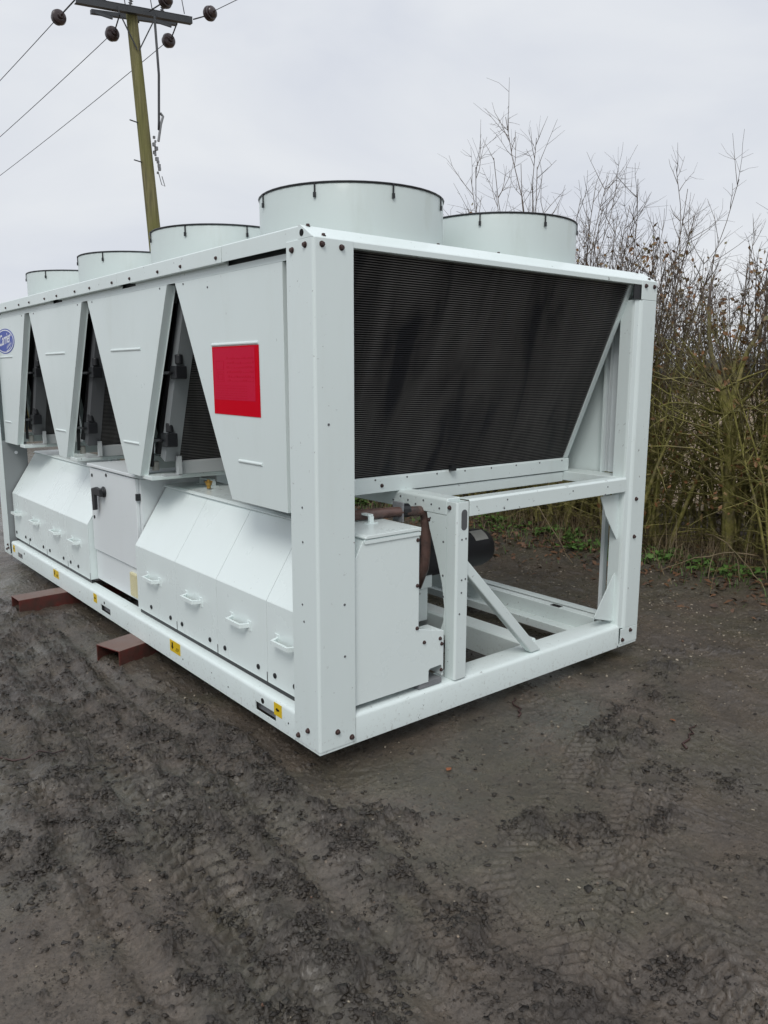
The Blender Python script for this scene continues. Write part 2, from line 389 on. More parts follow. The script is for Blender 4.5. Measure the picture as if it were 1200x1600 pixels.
def lumps_field(x, y, cell, seed, pres, rmin=.26, rmax=.58):
    """height field of irregular crumbs: one possible crumb per jittered cell, present with probability pres."""
    u = x/cell+.35*pnoise(x/cell*1.1, y/cell*1.1, seed+1); v = y/cell+.35*pnoise(x/cell*1.1+9, y/cell*1.1, seed+2)
    xi = np.floor(u).astype(np.int64); yi = np.floor(v).astype(np.int64); out = np.zeros_like(u)
    for dx in (-1, 0, 1):
        for dy in (-1, 0, 1):
            ix = xi+dx; iy = yi+dy
            h = (ix*374761393+iy*668265263+seed*1274126177) & 0xffffffff
            h = ((h ^ (h >> 13))*1103515245) & 0xffffffff; h = (h ^ (h >> 16)) & 0xffffffff
            h2 = (h*2654435761+12345) & 0xffffffff; h2 = h2 ^ (h2 >> 15)
            jx = (h & 1023)/1023.; jy = ((h >> 10) & 1023)/1023.; pr = ((h >> 20) & 1023)/1023.
            rr = rmin+(rmax-rmin)*((h2 & 1023)/1023.)**1.5; an = ((h2 >> 10) & 1023)/1023.*math.pi; el = .6+.8*((h2 >> 20) & 1023)/1023.
            ex = u-(ix+jx); ey = v-(iy+jy); ca, sa = np.cos(an), np.sin(an)
            e1 = (ex*ca+ey*sa)*el; e2 = (-ex*sa+ey*ca)/el
            d = .55*np.hypot(e1, e2)+.45*np.maximum(np.abs(e1), np.abs(e2))*1.15
            k = np.clip(1-(d/rr)**2, 0, 1)**.6*rr*(pr < pres)
            out = np.maximum(out, k)
    return out*cell
def ground_h(x, y):
    M_, near, wob = ground_fields(x, y)
    h = .030*pnoise(x*.45, y*.45, 1)+.020*pnoise(x*1.3, y*1.3, 2)+.013*pnoise(x*3.7, y*3.7, 3)+(.0065*pnoise(x*9.5, y*9.5, 4)+.0040*pnoise(x*21, y*21, 7))*(.45+.9*M_)
    # wheel ruts along y: shallow hollows between the crumb bands
    for xc, w, dp in ((-.62, .10, .042), (-.32, .055, .026), (-.94, .06, .028), (-.45, .035, .012), (-.80, .04, .014), (.04, .14, .014), (-1.35, .2, .018)):
        h = h-dp*np.exp(-((x-xc-.035*y+wob*.55)/w)**2)*(1-sst(2.5, 3.6, y))
    ragged = np.clip(.60+.9*pnoise(x*11, y*11, 24), 0, 1.4)
    Mr = np.clip(M_*1.2*ragged, 0, 1)
    wx = x+.010*pnoise(x*30, y*30, 71)+.02*pnoise(x*9, y*9, 72); wy = y+.010*pnoise(x*30, y*30, 73)+.02*pnoise(x*9, y*9, 74)
    t1 = pnoise(wx*25, wy*19, 75)+.6*pnoise(wx*52, wy*44, 76)
    t2 = pnoise(wx*60, wy*46, 78)
    th = .95-.80*Mr
    torn = sst(th, th+.14, t1); torn2 = sst(th-.12, th+.08, t2)
    crumb = .40*lumps_field(x, y, .046, 61, Mr*.45)+.5*lumps_field(x, y, .024, 62, Mr*.6+.03)+.55*lumps_field(x, y, .0145, 63, Mr*.8+.10)
    cr2 = torn*(.0075+.0025*t1)+torn2*(.0032+.003*Mr)+crumb*(.8+.4*t2)
    h = h+near*cr2*1.35+.007*M_
    # sheared, smeared skin of the wet surface
    sm = pnoise(x*16+1.5*wob+2*pnoise(x*2.2, y*2.2, 27), y*52, 25)*.5+pnoise(x*48, y*19+3*pnoise(x*2, y*2, 29), 28)*.5
    h = h+near*.0046*sm*np.clip(.5+1.2*pnoise(x*2.6, y*2.6, 30), .12, 1.3)
    # torn ridges
    rid = 1-np.abs(pnoise(x*3.3+2.2*wob, y*7.0, 31)); h = h+near*.010*sst(.90, 1.0, rid)*sst(.1, .6, pnoise(x*1.1, y*1.1, 32))*(.5+.8*t1)
    rid = 1-np.abs(pnoise(x*8.1, y*4.3+2*wob, 33)); h = h+near*.007*sst(.92, 1.0, rid)*sst(.1, .6, pnoise(x*1.7+4, y*1.7, 34))*(.5+.8*t1)
    M_ = np.clip(np.maximum(M_*.66*(.45+.55*np.clip(ragged, 0, 1)), .8*near*sst(.003, .012, cr2)), 0, 1)
    # tyre tread prints
    def tread(px, py, ang, w, ln, pitch, amp):
        ca, sa = math.cos(ang), math.sin(ang)
        u = (x-px)*ca+(y-py)*sa; v = -(x-px)*sa+(y-py)*ca
        v = v+.03*np.sin(u*1.7)
        mask = (1-sst(w*.85, w, np.abs(v)))*(1-sst(ln*.8, ln, np.abs(u)))
        k = u/pitch+np.abs(v)/pitch*.55+.5*np.sign(v)*.5
        s = np.sin(2*np.pi*k); lug = sst(-.25, .35, s)
        grv = sst(.10, .22, np.abs(np.sin(np.pi*v/(w*.5))))
        wear = sst(-.35, .25, pnoise(x*3.5, y*3.5, 44))
        return amp*mask*lug*grv*wear*(1-.8*M_)
    h = h+tread(.20, -1.22, R_(28), .13, .9, .046, .010)+tread(.55, -.78, R_(25), .12, .8, .042, .008)
    h = h+tread(.30, -1.58, R_(60), .14, .6, .06, .018)+tread(-.62, -.3, R_(90), .12, 2.2, .060, .016)+tread(-.30, .1, R_(92), .08, 1.6, .048, .010)+tread(-.95, .1, R_(88), .09, 1.5, .055, .012)
    h = h+tread(-1.25, .62, R_(8), .14, .9, .07, .014)+tread(-1.45, 1.05, R_(14), .13, .9, .07, .013)
    # verge: rougher bank towards the hedge
    vg = sst(3.9, 4.9, x+.25*pnoise(x*.7, y*.7, 51))*(1-sst(7.0, 9.0, x))
    h = h+vg*(.05+.05*pnoise(x*2.3, y*2.3, 52)+.03*np.abs(pnoise(x*9, y*9, 53)))
    mid = sst(2.2, 3.2, x)*(1-sst(3.9, 4.9, x))
    h = h+mid*.012*np.abs(pnoise(x*13, y*13, 54))
    return GZ+h, M_, vg
def gh(x, y):
    return float(ground_h(np.array([x], float), np.array([y], float))[0][0])

# ------------------------------------------------------------------ ground
def axis_coords(a, b, step, mid, step2, far0, far1, n):
    core = np.arange(a, b, step); m2 = np.arange(core[-1]+step2, mid, step2)
    t = np.linspace(0, 1, n+1)[1:]
    lo = a-(np.power(1+(a-far0)/step/6, t)-1)*step*6
    hi = m2[-1]+(np.power(1+(far1-mid)/step2/4, t)-1)*step2*4
    return np.concatenate([lo[::-1], core, m2, hi])
xs = axis_coords(-1.75, 1.75, .0052, 5.2, .0135, -300, 300, 85)
ys = axis_coords(-2.05, 1.30, .0052, 4.6, .0150, -300, 300, 85)
nx, ny = len(xs), len(ys)
X, Y = np.meshgrid(xs, ys)
Z, CL, VG = ground_h(X, Y)
me = bpy.data.meshes.new('ground')
V = np.stack([X, Y, Z], -1).reshape(-1, 3)
idx = np.arange(nx*ny).reshape(ny, nx)
F = np.stack([idx[:-1,:-1], idx[:-1,1:], idx[1:,1:], idx[1:,:-1]], -1).reshape(-1, 4)
def np_mesh(me, V, F, k):
    me.vertices.add(len(V)); me.vertices.foreach_set('co', V.astype(np.float32).ravel())
    me.loops.add(F.size); me.loops.foreach_set('vertex_index', F.astype(np.int32).ravel())
    me.polygons.add(len(F)); me.polygons.foreach_set('loop_start', np.arange(0, F.size, k, dtype=np.int32))
    me.update(calc_edges=True)
np_mesh(me, V, F, 4)
for nm, arr in (('clod', CL), ('verge', VG)):
    a = me.attributes.new(nm, 'FLOAT', 'POINT'); a.data.foreach_set('value', arr.astype(np.float32).ravel())
me.polygons.foreach_set('use_smooth', np.ones(len(F), dtype=bool))
me.materials.append(M['mud'])
go = link('ground', me); tag(go, kind='structure')
# dry field beyond the hedge
fb = MB()
fx = [6.6, 9, 14, 25, 60, 160, 700]; fy = [-700, -150, -40, -10, 10, 40, 150, 700]
vs = [(x, y, GZ+.10+.02*math.sin(x*.7+y*.3)+(0 if x < 100 else .5)) for y in fy for x in fx]
fb.add(vs, [(j*7+i, j*7+i+1, (j+1)*7+i+1, (j+1)*7+i) for j in range(7) for i in range(6)])
tag(fb.build('field', M['field'], smooth='all'), kind='structure')

# ------------------------------------------------------------------ the chiller
CH = thing('air_chiller', (0, 0, 0), 'large white industrial chiller unit with tapered side panels and round fan shrouds on top', 'chiller')
Wd, Ln = 2.252, 4.86
# shared small meshes
def hexmesh(name, r, h, ax):
    b = MB(); d = {'x': (-1, 0, 0), 'y': (0, -1, 0), 'z': (0, 0, 1)}[ax]
    b.lathe([(0, r*1.35), (h*.22, r*1.3)], (0, 0, 0), d, 12)
    b.lathe([(h*.22, r), (h*.85, r), (h, r*.8)], (0, 0, 0), d, 6)
    return b.mesh(name, M['bolt'])
BX, BY, BZ = hexmesh('bolt', .0090, .011, 'x'), hexmesh('bolt', .0090, .011, 'y'), hexmesh('bolt', .0090, .011, 'z')
def discmesh(name, r, h, ax, m):
    d = {'x': (-1, 0, 0), 'y': (0, -1, 0), 'z': (0, 0, 1)}[ax]
    return MB().lathe([(0, r), (h*.7, r), (h, r*.75)], (0, 0, 0), d, 14).mesh(name, m)
SX = discmesh('screw', .0125, .006, 'x', M['black'])
HX, HY = discmesh('rivet', .0045, .0025, 'x', M['dgrey']), discmesh('rivet', .0045, .0025, 'y', M['dgrey'])
def inst(me, name, parent, locs, scale=1):
    for l in locs:
        o = bpy.data.objects.new(name, me); COL.objects.link(o); o.parent = parent; o.location = l
        if scale != 1: o.scale = (scale,)*3

# base rails -----------------------------------------------------------
def rail_profile(flip=1, depth=.085, h=.130, t=.006):
    # outer face at 0, growing inward; rounded upper corner
    out = [(0, 0), (0, h-.018), (.002, h-.010), (.006, h-.004), (.013, h), (depth, h)]
    inn = [(depth, h-t), (.015, h-t), (t+.003, h-.016), (t, h-.024), (t, 0)]
    return out+inn
def rail_with_slots(y0, y1, slots, to3):
    b = MB(); cuts = sorted([y0, y1]+[v for s in slots for v in s])
    prof = rail_profile()
    def seg(a, c, poly):
        n = len(poly)
        b.add([to3(u, w, a) for u, w in poly]+[to3(u, w, c) for u, w in poly],
              [tuple(range(n))[::-1], tuple(range(n, 2*n))]+[(i, (i+1) % n, (i+1) % n+n, i+n) for i in range(n)])
    for a, c in zip(cuts[:-1], cuts[1:]):
        if any(abs(a-s[0]) < 1e-6 for s in slots):
            seg(a, c, [(0, .068)]+prof[1:-1]+[(.006, .068)])
            seg(a, c, [(0, 0), (0, .026), (.006, .026), (.006, 0)])
        else:
            seg(a, c, prof)
    return b
sr = rail_with_slots(.184, 4.618, [(.344, .522), (2.33, 2.50), (4.30, 4.45)], lambda u, w, c: (u+.003, c, w)).build('side_rail', M['frame'], CH, smooth=True)
b = MB()
b.box(.03, .085, .345, 4.449, .02, .07)
b.build('slot_backing', M['galv'], sr)
fr = rail_with_slots(.188, 2.074, [], lambda u, w, c: (c, u*1.6+.003, w)).build('end_rail', M['frame'], CH, smooth=True)
rr = MB(); prof = rail_profile(depth=.09)
rail_with_slots(.2, 4.66, [], lambda u, w, c: (Wd-.003-u, c, w)).build('side_rail', M['frame'], CH, smooth=True)
rail_with_slots(.188, 2.064, [], lambda u, w, c: (c, Ln-.003-u*1.6, w)).build('end_rail', M['frame'], CH, smooth=True)
# inner base: stepped channel along the far side, middle bearer
b = MB()
b.prism([(1.955, .012), (1.955, .06), (2.03, .06), (2.03, .150), (2.09, .150), (2.09, .143), (2.037, .143), (2.037, .012)], 'y', .145, 4.6)
ich = b.build('inner_channel', M['frame'], CH, bevel=.006)
MB().box(2.034, 2.072, .40, .47, .1505, .1525).build('slot', M['ink'], ich)
MB().prism([(1.385, .0), (1.385, .135), (1.397, .145), (1.50, .145), (1.51, .135), (1.51, 0)], 'y', .14, 4.7).build('bearer', M['frame'], CH, bevel=.003)
b = MB(); b.box(.6, 1.385, .83, .95, .30, .40); b.box(.62, .70, .84, .94, .1, .30); b.box(1.28, 1.36, .84, .94, .1, .30)
cr = b.build('cross_beam', M['frame'], CH, bevel=.005)
inst(HY, 'rivet', cr, [(1.42-.2, .828, .355), (1.0, .828, .355)], 2.2)
MB().box(.62, 1.385, 2.9, 3.05, .02, .14).build('cross_beam', M['frame'], CH, bevel=.005)

# corner posts ---------------------------------------------------------
def post_L(sx, sy, name='corner_post'):
    """L of folded plate at a corner; sx, sy = +1 when the machine lies to +x / +y of the corner."""
    x0 = 0 if sx > 0 else Wd; y0 = 0 if sy > 0 else Ln
    b = MB(); w, t, r = .185, .005, .010
    pts = [(w, 0), (r, 0), (r*.3, r*.3), (0, r), (0, w), (t, w), (t, r+.002), (r*.3+.004, r*.3+.004), (r+.002, t), (w, t)]
    poly = [(x0+sx*u, y0+sy*v) for u, v in pts]
    b.prism(poly, 'z', .012, 2.036)
    return b
p1 = post_L(1, 1).build('corner_post', M['frame'], CH, bevel=.002)
inst(BX, 'bolt', p1, [(0, .141, 2.002), (0, .053, 2.012), (0, .155, .038), (0, .082, .083)])
inst(BY, 'bolt', p1, [(.039, 0, 2.012), (.128, 0, 2.008), (.09, 0, .081), (.163, 0, .037)])
inst(HX, 'rivet', p1, [(0, .10, 1.02), (0, .1, .88), (0, .11, .62), (0, .10, .55)], 1.0)
inst(HY, 'rivet', p1, [(.13, 0, .62), (.13, 0, .40), (.06, 0, 1.35)], 1.1)
b = MB()
b.prism([(Wd, 0), (2.128, 0), (2.118, .004), (2.108, .012), (2.078, .016), (2.074, .030), (2.074, .10), (2.080, .10), (2.080, .034), (2.084, .022), (2.112, .018), (2.122, .009), (2.130, .006), (Wd-.006, .006), (Wd-.006, .185), (Wd, .185)], 'z', .105, 1.935)
b.prism([(Wd, 0), (2.112, 0), (2.112, .006), (Wd-.006, .006), (Wd-.006, .185), (Wd, .185)], 'z', 1.936, 2.036)
b.prism([(Wd, 0), (2.090, 0), (2.090, .006), (Wd-.006, .006), (Wd-.006, .185), (Wd, .185)], 'z', .012, .104)
p2 = b.build('corner_post', M['frame'], CH, bevel=.002)
inst(BY, 'bolt', p2, [(2.143, 0, 2.008), (2.222, 0, 2.008), (2.165, 0, .854), (2.165, 0, .638), (2.181, 0, .084), (2.107, 0, .039)])
p3 = post_L(1, -1).build('corner_post', M['frame'], CH, bevel=.002)
inst(BX, 'bolt', p3, [(0, 4.72, .085), (0, 4.76, .04), (0, 4.70, .06)])
b = MB(); b.box(.0055, .20, 4.672, 4.678, .10, .985); b.lathe([(0, .014), (.003, .014)], (.11, 4.671, .88), (0, -1, 0), 12, 1)  # white disc paints the bright hole in the plate
b.build('inner_plate', [M['midgrey'], M['badge']], p3)
post_L(-1, -1).build('corner_post', M['frame'], CH, bevel=.002)
# foot plates under the posts
for x0, x1, y0, y1 in ((.003, .187, .003, .187), (Wd-.187, Wd-.003, .003, .187), (.003, .187, Ln-.187, Ln-.003), (Wd-.187, Wd-.003, Ln-.187, Ln-.003)):
    MB().box(x0, x1, y0, y1, 0, .0115).build('foot_plate', M['frame'], CH)
# gussets on the far right post
b = MB(); b.prism([(1.905, .884), (2.090, .884), (2.105, .60), (2.09, .605), (2.03, .68), (1.96, .775)], 'y', .050, .055)
b.prism([(1.903, .203), (2.059, .415), (2.12, .47), (2.12, .152), (2.06, .150), (1.91, .190)], 'y', .050, .055)
b.build('gusset', M['white'], CH)
b = MB(); b.box(2.196, 2.202, .035, .262, .985, 1.97); b.box(2.170, 2.195, .215, .219, .99, 1.97); b.box(2.16, 2.195, .19, .214, .15, .92)
b.build('stiffener', M['cab'], CH)

# top rails and roof ---------------------------------------------------
joints = [.102, .711, 1.927, 3.157, 4.70]
railb = [(4.217), (3.853), (3.591), (3.231), (2.97), (2.613), (2.352), (1.992), (1.738), (1.376), (1.116), (.759)]
for i in range(4):
    a, c = joints[i]+.0015, joints[i+1]-.0015
    b = MB(); a += .0015; c -= .0015
    b.prism([(.004, 2.016), (.004, 2.084), (.010, 2.0885), (.13, 2.0885), (.13, 2.082), (.012, 2.082), (.010, 2.0225)], 'y', a, c)
    lip0, lip1 = (a, c-.185 if i else a+.075)
    lip0 = lip0 if i else a
    b.prism([(.010, 2.0222), (.034, 2.0222), (.034, 2.0165), (.0045, 2.0155)], 'y', lip0, lip1)
    o = b.build('top_rail', M['frame'], CH, bevel=.0025)
    inst(BX, 'bolt', o, [(.004, y, 2.040) for y in railb if a < y < c], .72)
    inst(BZ, 'bolt', o, [(.055, a+.2, 2.0885), (.055, (a+c)/2, 2.0885), (.055, c-.2, 2.0885)], .8)
# gaps below the rail at the joints; a black strip behind paints their shade
b = MB(); b.box(.034, .040, .20, 4.66, 1.9785, 2.004)
for i in range(1, 4): b.box(.0345, .040, joints[i]+.002, joints[i+1]-.19, 2.0045, 2.05)
b.build('rail_backing', M['frame'], CH)
MB().box(.055, .060, .20, 4.66, 1.98, 2.06).build('shade_strip', M['black'], CH)  # added black strip, stands in for the dark interior behind the gaps
b = MB()
prof = [(.003, 2.012), (.003, 2.034), (.006, 2.0385), (.085, 2.0865), (.20, 2.0865), (.20, 2.081), (.086, 2.081), (.012, 2.035), (.009, 2.031), (.009, 2.018), (.05, 2.018), (.05, 2.012)]
b.prism([(y, z) for y, z in prof], 'x', .006, Wd-.006)
tr = b.build('end_top_rail', M['frame'], CH, bevel=.002)
inst(BZ, 'bolt', tr, [(.035, .085, 2.0855), (.06, .02, 2.046), (2.18, .085, 2.0855), (2.20, .02, 2.046), (.72, .105, 2.0865), (1.10, .105, 2.0865), (1.75, .105, 2.0865)], .8)
b = MB(); b.prism([(.0045, 2.0365), (.085, 2.0875), (.10, 2.0875), (.10, 2.0365)], 'x', .0, .005)
b.build('corner_cap', M['frame'], tr)
MB().lathe([(0, .013), (.0015, .013)], (.0, .075, 2.058), (-1, 0, 0), 12).build('cap_hole', M['ink'], tr)
b = MB(); b.box(Wd-.13, Wd-.004, .10, 4.70, 2.016, 2.0885); b.build('top_rail', M['frame'], CH, bevel=.003)
b = MB(); b.box(.0, Wd, Ln-.15, Ln-.003, 1.98, 2.0865); b.build('end_top_rail', M['frame'], CH, bevel=.003)
MB().box(.131, Wd-.131, .201, Ln-.151, 2.070, 2.080).build('roof', M['white'], CH)

# fan shrouds ----------------------------------------------------------
def shroud_meshes():
    r, z0, z1 = .425, 2.0805, 2.321
    b = MB(); n = 72
    b.lathe([(z0, r), (z1-.006, r), (z1, r-.003), (z1, r-.007), (z0, r-.007)], (0, 0, 0), (0, 0, 1), n, cap=False)
    b.lathe([(z0, r+.022), (z0+.005, r+.022), (z0+.005, r), (z0, r)], (0, 0, 0), (0, 0, 1), n, cap=False)
    sh = b.mesh('fan_shroud', M['shroud'])
    g = MB()
    def ring(rad, z, w):
        g.tube([(rad*math.cos(2*math.pi*i/48), rad*math.sin(2*math.pi*i/48), z) for i in range(49)], w, 5, False)
    ring(r+.001, z1+.002, .0046)
    for rad in (.36, .30, .24, .18, .12): ring(rad, z1+.010, .0025)
    for k in range(8):
        a = 2*math.pi*k/8+.18; g.tube([(.1*math.cos(a), .1*math.sin(a), z1+.012), (r*math.cos(a), r*math.sin(a), z1+.004)], .003, 5)
    gm = g.mesh('fan_guard', M['black'])
    c = MB(); c.box(-.0030, .0030, -.005, 0, -.052, .003); c.box(-.0055, .0055, -.008, 0, -.056, -.036)
    cm = c.mesh('guard_clip', M['black'])
    fnb = MB(); fnb.lathe([(2.14, .07), (2.24, .07), (2.25, .05)], (0, 0, 0), (0, 0, 1), 16)
    for k in range(7):
        a = 2*math.pi*k/7
        ca, sa = math.cos(a), math.sin(a)
        def P(rad, off, z): return (rad*ca-off*sa, rad*sa+off*ca, z)
        fnb.add([P(.06,-.04,2.15), P(.40,-.10,2.16), P(.41,.09,2.22), P(.06,.04,2.21), P(.06,-.04,2.154), P(.40,-.10,2.164), P(.41,.09,2.224), P(.06,.04,2.214)],
                [(0,1,2,3),(4,5,6,7),(0,1,5,4),(1,2,6,5),(2,3,7,6),(3,0,4,7)])
    return sh, gm, cm, fnb.mesh('fan', M['dgrey']), r, z1
shm, gm, cm, fnm, rS, zS = shroud_meshes()
for xi, xc in enumerate((.625, 1.608)):
    for k in range(4):
        o = bpy.data.objects.new('fan_shroud', shm); COL.objects.link(o); o.parent = CH; o.location = (xc, .595+1.221*k, 0)
        if k == 0 and xi == 0:
            shm.polygons.foreach_set('use_smooth', [True]*len(shm.polygons)); shm.set_sharp_from_angle(angle=R_(40))
        g = bpy.data.objects.new('fan_guard', gm); COL.objects.link(g); g.parent = o
        f = bpy.data.objects.new('fan', fnm); COL.objects.link(f); f.parent = o
        for j in range(8):
            a = R_(-103+45*j)
            c = bpy.data.objects.new('guard_clip', cm); COL.objects.link(c); c.parent = o
            c.location = ((rS+.001)*math.cos(a), (rS+.001)*math.sin(a), zS); c.rotation_euler = (0, 0, a+math.pi/2)

# side panels ----------------------------------------------------------
PX = .030
def side_panel(poly_top, poly_bot, ribs, zt=1.977, zb=.972, flip=False):
    """poly_top=(y right, y left) at zt; poly_bot the same at zb; folded edges go inwards."""
    (a0, a1), (c0, c1) = poly_top, poly_bot
    X0 = PX if not flip else Wd-PX
    sg = 1 if not flip else -1
    b = MB(); t = .0035; fl = .042
    out = [(a0, zt), (a1, zt), (c1, zb), (c0, zb)]
    b.prism(out, 'x', X0, X0+sg*t)
    # flanges: right slant, left slant, bottom
    def flange(p, q, nx_):
        dy, dz = q[0]-p[0], q[1]-p[1]; L = math.hypot(dy, dz); ny, nz_ = -dz/L*nx_, dy/L*nx_
        th = .003
        poly = [p, q, (q[0]+ny*th, q[1]+nz_*th), (p[0]+ny*th, p[1]+nz_*th)]
        b.prism(poly, 'x', X0+sg*t, X0+sg*fl)
        lip = [(p[0]+ny*th, p[1]+nz_*th), (q[0]+ny*th, q[1]+nz_*th), (q[0]+ny*-.010, q[1]+nz_*-.010), (p[0]+ny*-.010, p[1]+nz_*-.010)]
        b.prism(lip, 'x', X0+sg*fl, X0+sg*(fl+.003))
    flange(out[0], out[3], 1); flange(out[2], out[1], 1)
    o = b.build('side_panel', M['white'], CH, bevel=.0012)
    rb = MB()
    for (y0, y1, z) in ribs:
        n = 6; pts = [(.0075*math.cos(math.pi*i/n), .0075*math.sin(math.pi*i/n)) for i in range(n+1)]
        rb.prism([(X0-sg*s*.8, z+c) for c, s in pts], 'y', y0, y1)
    if ribs: rb.build('pressed_rib', M['white'], o, smooth=True)
    return o
P1 = side_panel((.262, 1.243), (.256, .729), [(.458, .874, 1.671), (.448, .652, 1.157)])
P2 = side_panel((1.335, 2.484), (1.80, 1.978), [(1.70, 2.131, 1.673), (1.785, 2.011, 1.155)])
P3 = side_panel((2.584, 3.715), (3.075, 3.225), [(2.958, 3.373, 1.675), (3.05, 3.261, 1.154)])
P4 = side_panel((3.827, 4.66), (4.302, 4.66), [(4.231, 4.62, 1.671), (4.421, 4.60, 1.15)])
for a in (((.262, 1.243), (.256, .729)), ((1.335, 2.484), (1.80, 1.978)), ((2.584, 3.715), (3.075, 3.225)), ((3.827, 4.66), (4.302, 4.66))):
    side_panel(*a, [], flip=True)
for o, l in ((P1, [(.9, 1.93), (1.15, 1.965)]), (P2, [(1.42, 1.965), (2.4, 1.965)]), (P3, [(2.66, 1.965), (3.6, 1.965)]), (P4, [(3.9, 1.965)])):
    inst(HX, 'rivet', o, [(PX, y, z) for y, z in l], 1.1)
# red print-film sheet on the first panel
b = MB()
b.prism([(.456, 1.662), (.874, 1.662), (.868, 1.360), (.452, 1.358)], 'x', PX-.0022, PX-.0008, 0)
b.prism([(.490, 1.655), (.862, 1.655), (.862, 1.425), (.490, 1.425)], 'x', PX-.0027, PX-.0023, 1)
rnd = random.Random(4)
def blk(y0, y1, z0, z1): b.box(PX-.0032, PX-.0028, y0, y1, z0, z1, 2)
def frame_(y0, y1, z0, z1, w=.003):
    blk(y0, y1, z0, z0+w); blk(y0, y1, z1-w, z1); blk(y0, y0+w, z0+w, z1-w); blk(y1-w, y1, z0+w, z1-w)
frame_(.765, .84, 1.560, 1.600); frame_(.765, .835, 1.505, 1.552); frame_(.775, .822, 1.515, 1.542, .004)
for r0 in (1.606, 1.586, 1.566, 1.546, 1.525, 1.508):
    y = .50
    while y < .735:
        w = rnd.choice((.012, .02, .035)); blk(y, min(y+w, .74), r0, r0+rnd.choice((.003, .006, .009))); y += w+rnd.choice((.004, .008))
for r0 in (1.487, 1.476, 1.465, 1.454, 1.444, 1.433):
    y = .56
    while y < .84:
        w = rnd.choice((.01, .02, .03)); blk(y, min(y+w, .845), r0, r0+.003); y += w+.006
b.build('red_film_sheet', [M['red'], M['redlite'], M['redb']], P1)
# oval badge
def oval(b, yc, zc, ry, rz, x0, x1, mi, n=48):
    b.prism([(yc+ry*math.cos(2*math.pi*i/n), zc+rz*math.sin(2*math.pi*i/n)) for i in range(n)], 'x', x0, x1, mi)
b = MB(); yc, zc = 4.42, 1.795
oval(b, yc, zc, .272, .098, PX-.0020, PX-.0005, 0); oval(b, yc, zc, .255, .090, PX-.0026, PX-.0021, 1); oval(b, yc, zc, .240, .082, PX-.0032, PX-.0027, 0)
fc = bpy.data.curves.new('lettering', 'FONT'); fc.body = 'Carrier'; fc.size = .118; fc.shear = .28; fc.space_character = .92
fc.align_x = 'CENTER'; fc.extrude = .0; fc.offset = .0016
fo = bpy.data.objects.new('lettering', fc); COL.objects.link(fo)
bpy.context.view_layer.update()
dg = bpy.context.evaluated_depsgraph_get(); tm = fo.evaluated_get(dg).to_mesh()
tv = [(PX-.0036, yc-v.co.x*1.05, zc-.022+v.co.y*1.0+v.co.x*.10) for v in tm.vertices]
b.add(tv, [tuple(p.vertices) for p in tm.polygons], 1)
bpy.data.objects.remove(fo)
# ribbon and small script strokes under the name
pts = [(yc-.20+.004*i, zc-.052+.000012*i*i*i*.35) for i in range(2)]
rib = [(-.205, .012), (-.20, -.012), (-.16, -.045), (-.10, -.066), (-.04, -.076)]
for (a0, z0), (a1, z1) in zip(rib[:-1], rib[1:]):
    b.prism([(yc+a0, zc+z0), (yc+a1, zc+z1), (yc+a1, zc+z1-.006), (yc+a0, zc+z0-.006)], 'x', PX-.0036, PX-.0033, 1)
for i in range(9):
    y = yc-.05-.014*i; z = zc-.062+.0042*i
    b.prism([(y, z), (y-.004, z+.022), (y-.008, z+.022), (y-.004, z)], 'x', PX-.0036, PX-.0033, 1)
    b.prism([(y, z), (y-.010, z+.004), (y-.010, z+.009), (y, z+.005)], 'x', PX-.00365, PX-.0034, 1)
b.build('oval_badge', [M['blue'], M['badge']], P4)

# coils ----------------------------------------------------------------
def coil(y_top, y_bot, x0, x1, z0=1.062, z1=1.975, side=-1, pitch=.0098, lip=True, frames=True, fw_=.038, fmat='white'):
    """slab leaning from (y_top,z1) to (y_bot,z0); 'side' -1: outer face looks to -y."""
    L = math.hypot(y_bot-y_top, z1-z0); n = int(L/pitch)
    d = Vector((0, (y_bot-y_top)/L, (z0-z1)/L)); nrm = Vector((0, d.z, -d.y))
    if nrm.y*side < 0: nrm = -nrm
    o0 = Vector((0, y_top, z1))
    b = MB(); prof = []
    for i in range(n):
        s = i*L/n; p = L/n
        prof += [(s, 0), (s+p*.46, 0), (s+p*.50, -.014), (s+p*.96, -.014)]
    prof.append((L, 0))
    vs = []
    for s, h in prof:
        q = o0+d*s+nrm*h
        vs += [(x0, q.y, q.z), (x1, q.y, q.z)]
    b.add(vs, [(2*i, 2*i+1, 2*i+3, 2*i+2) for i in range(len(prof)-1)])
    for i in range(len(prof)-1):
        if prof[i][1] < -.005 or prof[i+1][1] < -.005: b.m[i] = 1
    # back of the slab
    q0, q1 = o0-nrm*.03, o0+d*L-nrm*.03
    b.add([(x0, q0.y, q0.z), (x1, q0.y, q0.z), (x1, q1.y, q1.z), (x0, q1.y, q1.z)], [(0, 1, 2, 3)], 1)
    o = b.build('coil', [M['coil'], M['coildark']], CH)
    tag(o, kind=None)
    if frames:
        for xa, xb in ((x0-fw_, x0-.001), (x1+.001, x1+.034)):
            f = MB()
            a, c = o0+nrm*.006, o0+d*L+nrm*.006; a2, c2 = a-nrm*.06, c-nrm*.06
            f.add([(xx, q.y, q.z) for q in (a, c, c2, a2) for xx in (xa, xb)], [(0,1,3,2),(2,3,5,4),(4,5,7,6),(6,7,1,0),(0,2,4,6),(1,7,5,3)])
            f.build('coil_frame', M[fmat], o)
    return o
